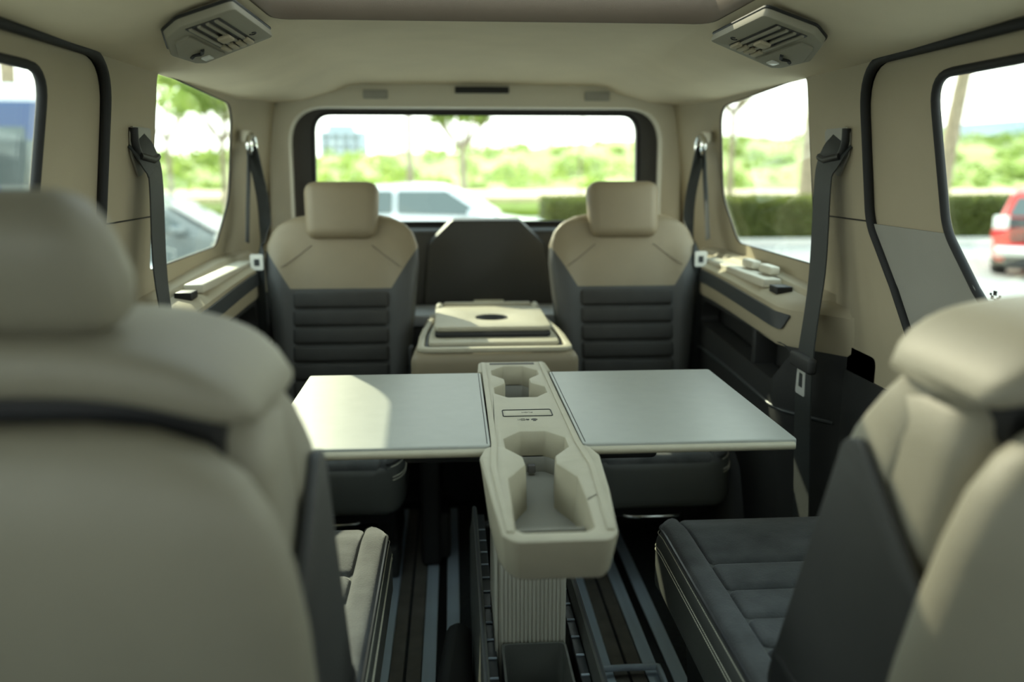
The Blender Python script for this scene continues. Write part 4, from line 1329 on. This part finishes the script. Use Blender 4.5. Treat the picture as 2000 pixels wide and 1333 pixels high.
# blue bus
p = at(-60, 300, 13.0)
bus = empty('blue_bus', (p.x - 3.4, p.y + 1.6, GZ), math.radians(8), label='dark blue bus with a white roof band outside the left door window', cat='bus')
box('body', -5.0, 4.2, -1.2, 1.2, 0.35, 2.78, 'paint_blue', bus, 0.12, 4)
box('roof_band', -4.95, 4.15, -1.18, 1.18, 2.64, 3.0, 'paint_white', bus, 0.12, 4)
for i in range(6):
    box('side_window', -4.6 + i * 1.4, -3.35 + i * 1.4, -1.215, -1.195, 1.45, 2.35, 'car_glass', bus, 0.005)
for x in (-3.2, 2.8):
    for sg in (-1, 1):
        wheel(bus, x, sg * 1.05, 0.48, 0.28)
box('door_panel', 3.2, 3.9, -1.215, -1.195, 0.5, 2.15, 'car_glass', bus, 0.005)
box('poster', -1.0, -0.3, -1.216, -1.2, 0.9, 1.3, 'stitch', bus, 0.004)

# red hatchback seen from behind
p = at(1932, 480, 13.0)
a_ = math.radians(-38)
pk = empty('parked_hatchback', (p.x + 0.92 * math.cos(a_), p.y + 0.92 * math.sin(a_), GZ), a_, label='red hatchback car with black tailgate seen from behind in the right door window', cat='car')
rr = []
for yy, wx, z0, z1 in ((0.0, 0.80, 0.40, 0.80), (0.04, 0.86, 0.34, 0.90), (0.25, 0.90, 0.24, 0.95), (1.2, 0.92, 0.2, 0.93), (2.8, 0.92, 0.2, 0.90), (3.7, 0.88, 0.22, 0.80), (4.05, 0.78, 0.3, 0.62)):
    rr.append([(x_ * wx, yy, z_) for x_, z_ in ((-1, z0 + .1), (-0.9, z0), (0.9, z0), (1, z0 + .1), (1, z1 - .12), (0.93, z1), (-0.93, z1), (-1, z1 - .12))])
mesh_obj('body', bm_loft(rr), 'paint_red', pk, 40)
rr = []
for yy, wb_, wt_, z1 in ((0.10, 0.84, 0.78, 0.95), (0.22, 0.86, 0.70, 1.34), (0.5, 0.87, 0.70, 1.43), (1.7, 0.87, 0.70, 1.44), (2.3, 0.86, 0.68, 1.34), (3.0, 0.84, 0.74, 0.92)):
    rr.append([(-wb_, yy, 0.86), (wb_, yy, 0.86), (wt_, yy, z1 - .05), (wt_ - .08, yy, z1), (-wt_ + .08, yy, z1), (-wt_, yy, z1 - .05)])
mesh_obj('cabin', bm_loft(rr), 'paint_red', pk, 40)
slab('rear_screen', fillet([(-0.70, 0.98), (0.70, 0.98), (0.60, 1.27), (-0.60, 1.27)], 0.05), (), 0.02, lambda x, z, t_: (x, 0.075 + (z - 0.95) * 0.30 - t_, z), 'car_glass', pk)
slab('tailgate', fillet([(-0.66, 0.56), (0.66, 0.56), (0.72, 0.95), (-0.72, 0.95)], 0.06), (), 0.03, lambda x, z, t_: (x, 0.03 - t_, z), 'charcoal_gloss', pk)
for sg in (-1, 1):
    box('tail_light', sg * 0.80 - 0.11, sg * 0.80 + 0.11, -0.03, 0.14, 0.62, 0.76, 'tail_red', pk, 0.02)
    box('tail_lens', sg * 0.79 - 0.11, sg * 0.79 + 0.11, -0.02, 0.14, 0.765, 0.98, 'lamp_lens', pk, 0.03)
    for yy in (0.75, 3.2):
        g_ = empty('wheel', (sg * 0.80, yy, 0), math.pi / 2)
        g_.parent = pk
        wheel(g_, 0, 0, 0.32, 0.22, 'tyre')
    slab('side_window', fillet([(0.35, 0.95), (2.7, 0.94), (2.2, 1.30), (0.45, 1.32)], 0.05), (), 0.012, lambda y, z, t_, sg=sg: (sg * (0.865 - 0.155 * (z - 0.86) / 0.5 + 0.004 + t_), y, z), 'car_glass', pk)
box('bumper', -0.84, 0.84, -0.10, 0.06, 0.34, 0.52, 'chrome', pk, 0.05)
box('under_panel', -0.7, 0.7, -0.04, 0.1, 0.16, 0.34, 'charcoal', pk, 0.03)
box('badge', -0.10, 0.10, -0.012, 0.002, 0.80, 0.88, 'chrome', pk, 0.004)
box('plate', -0.26, 0.26, -0.014, 0.0, 0.60, 0.70, 'lamp_lens', pk, 0.004)
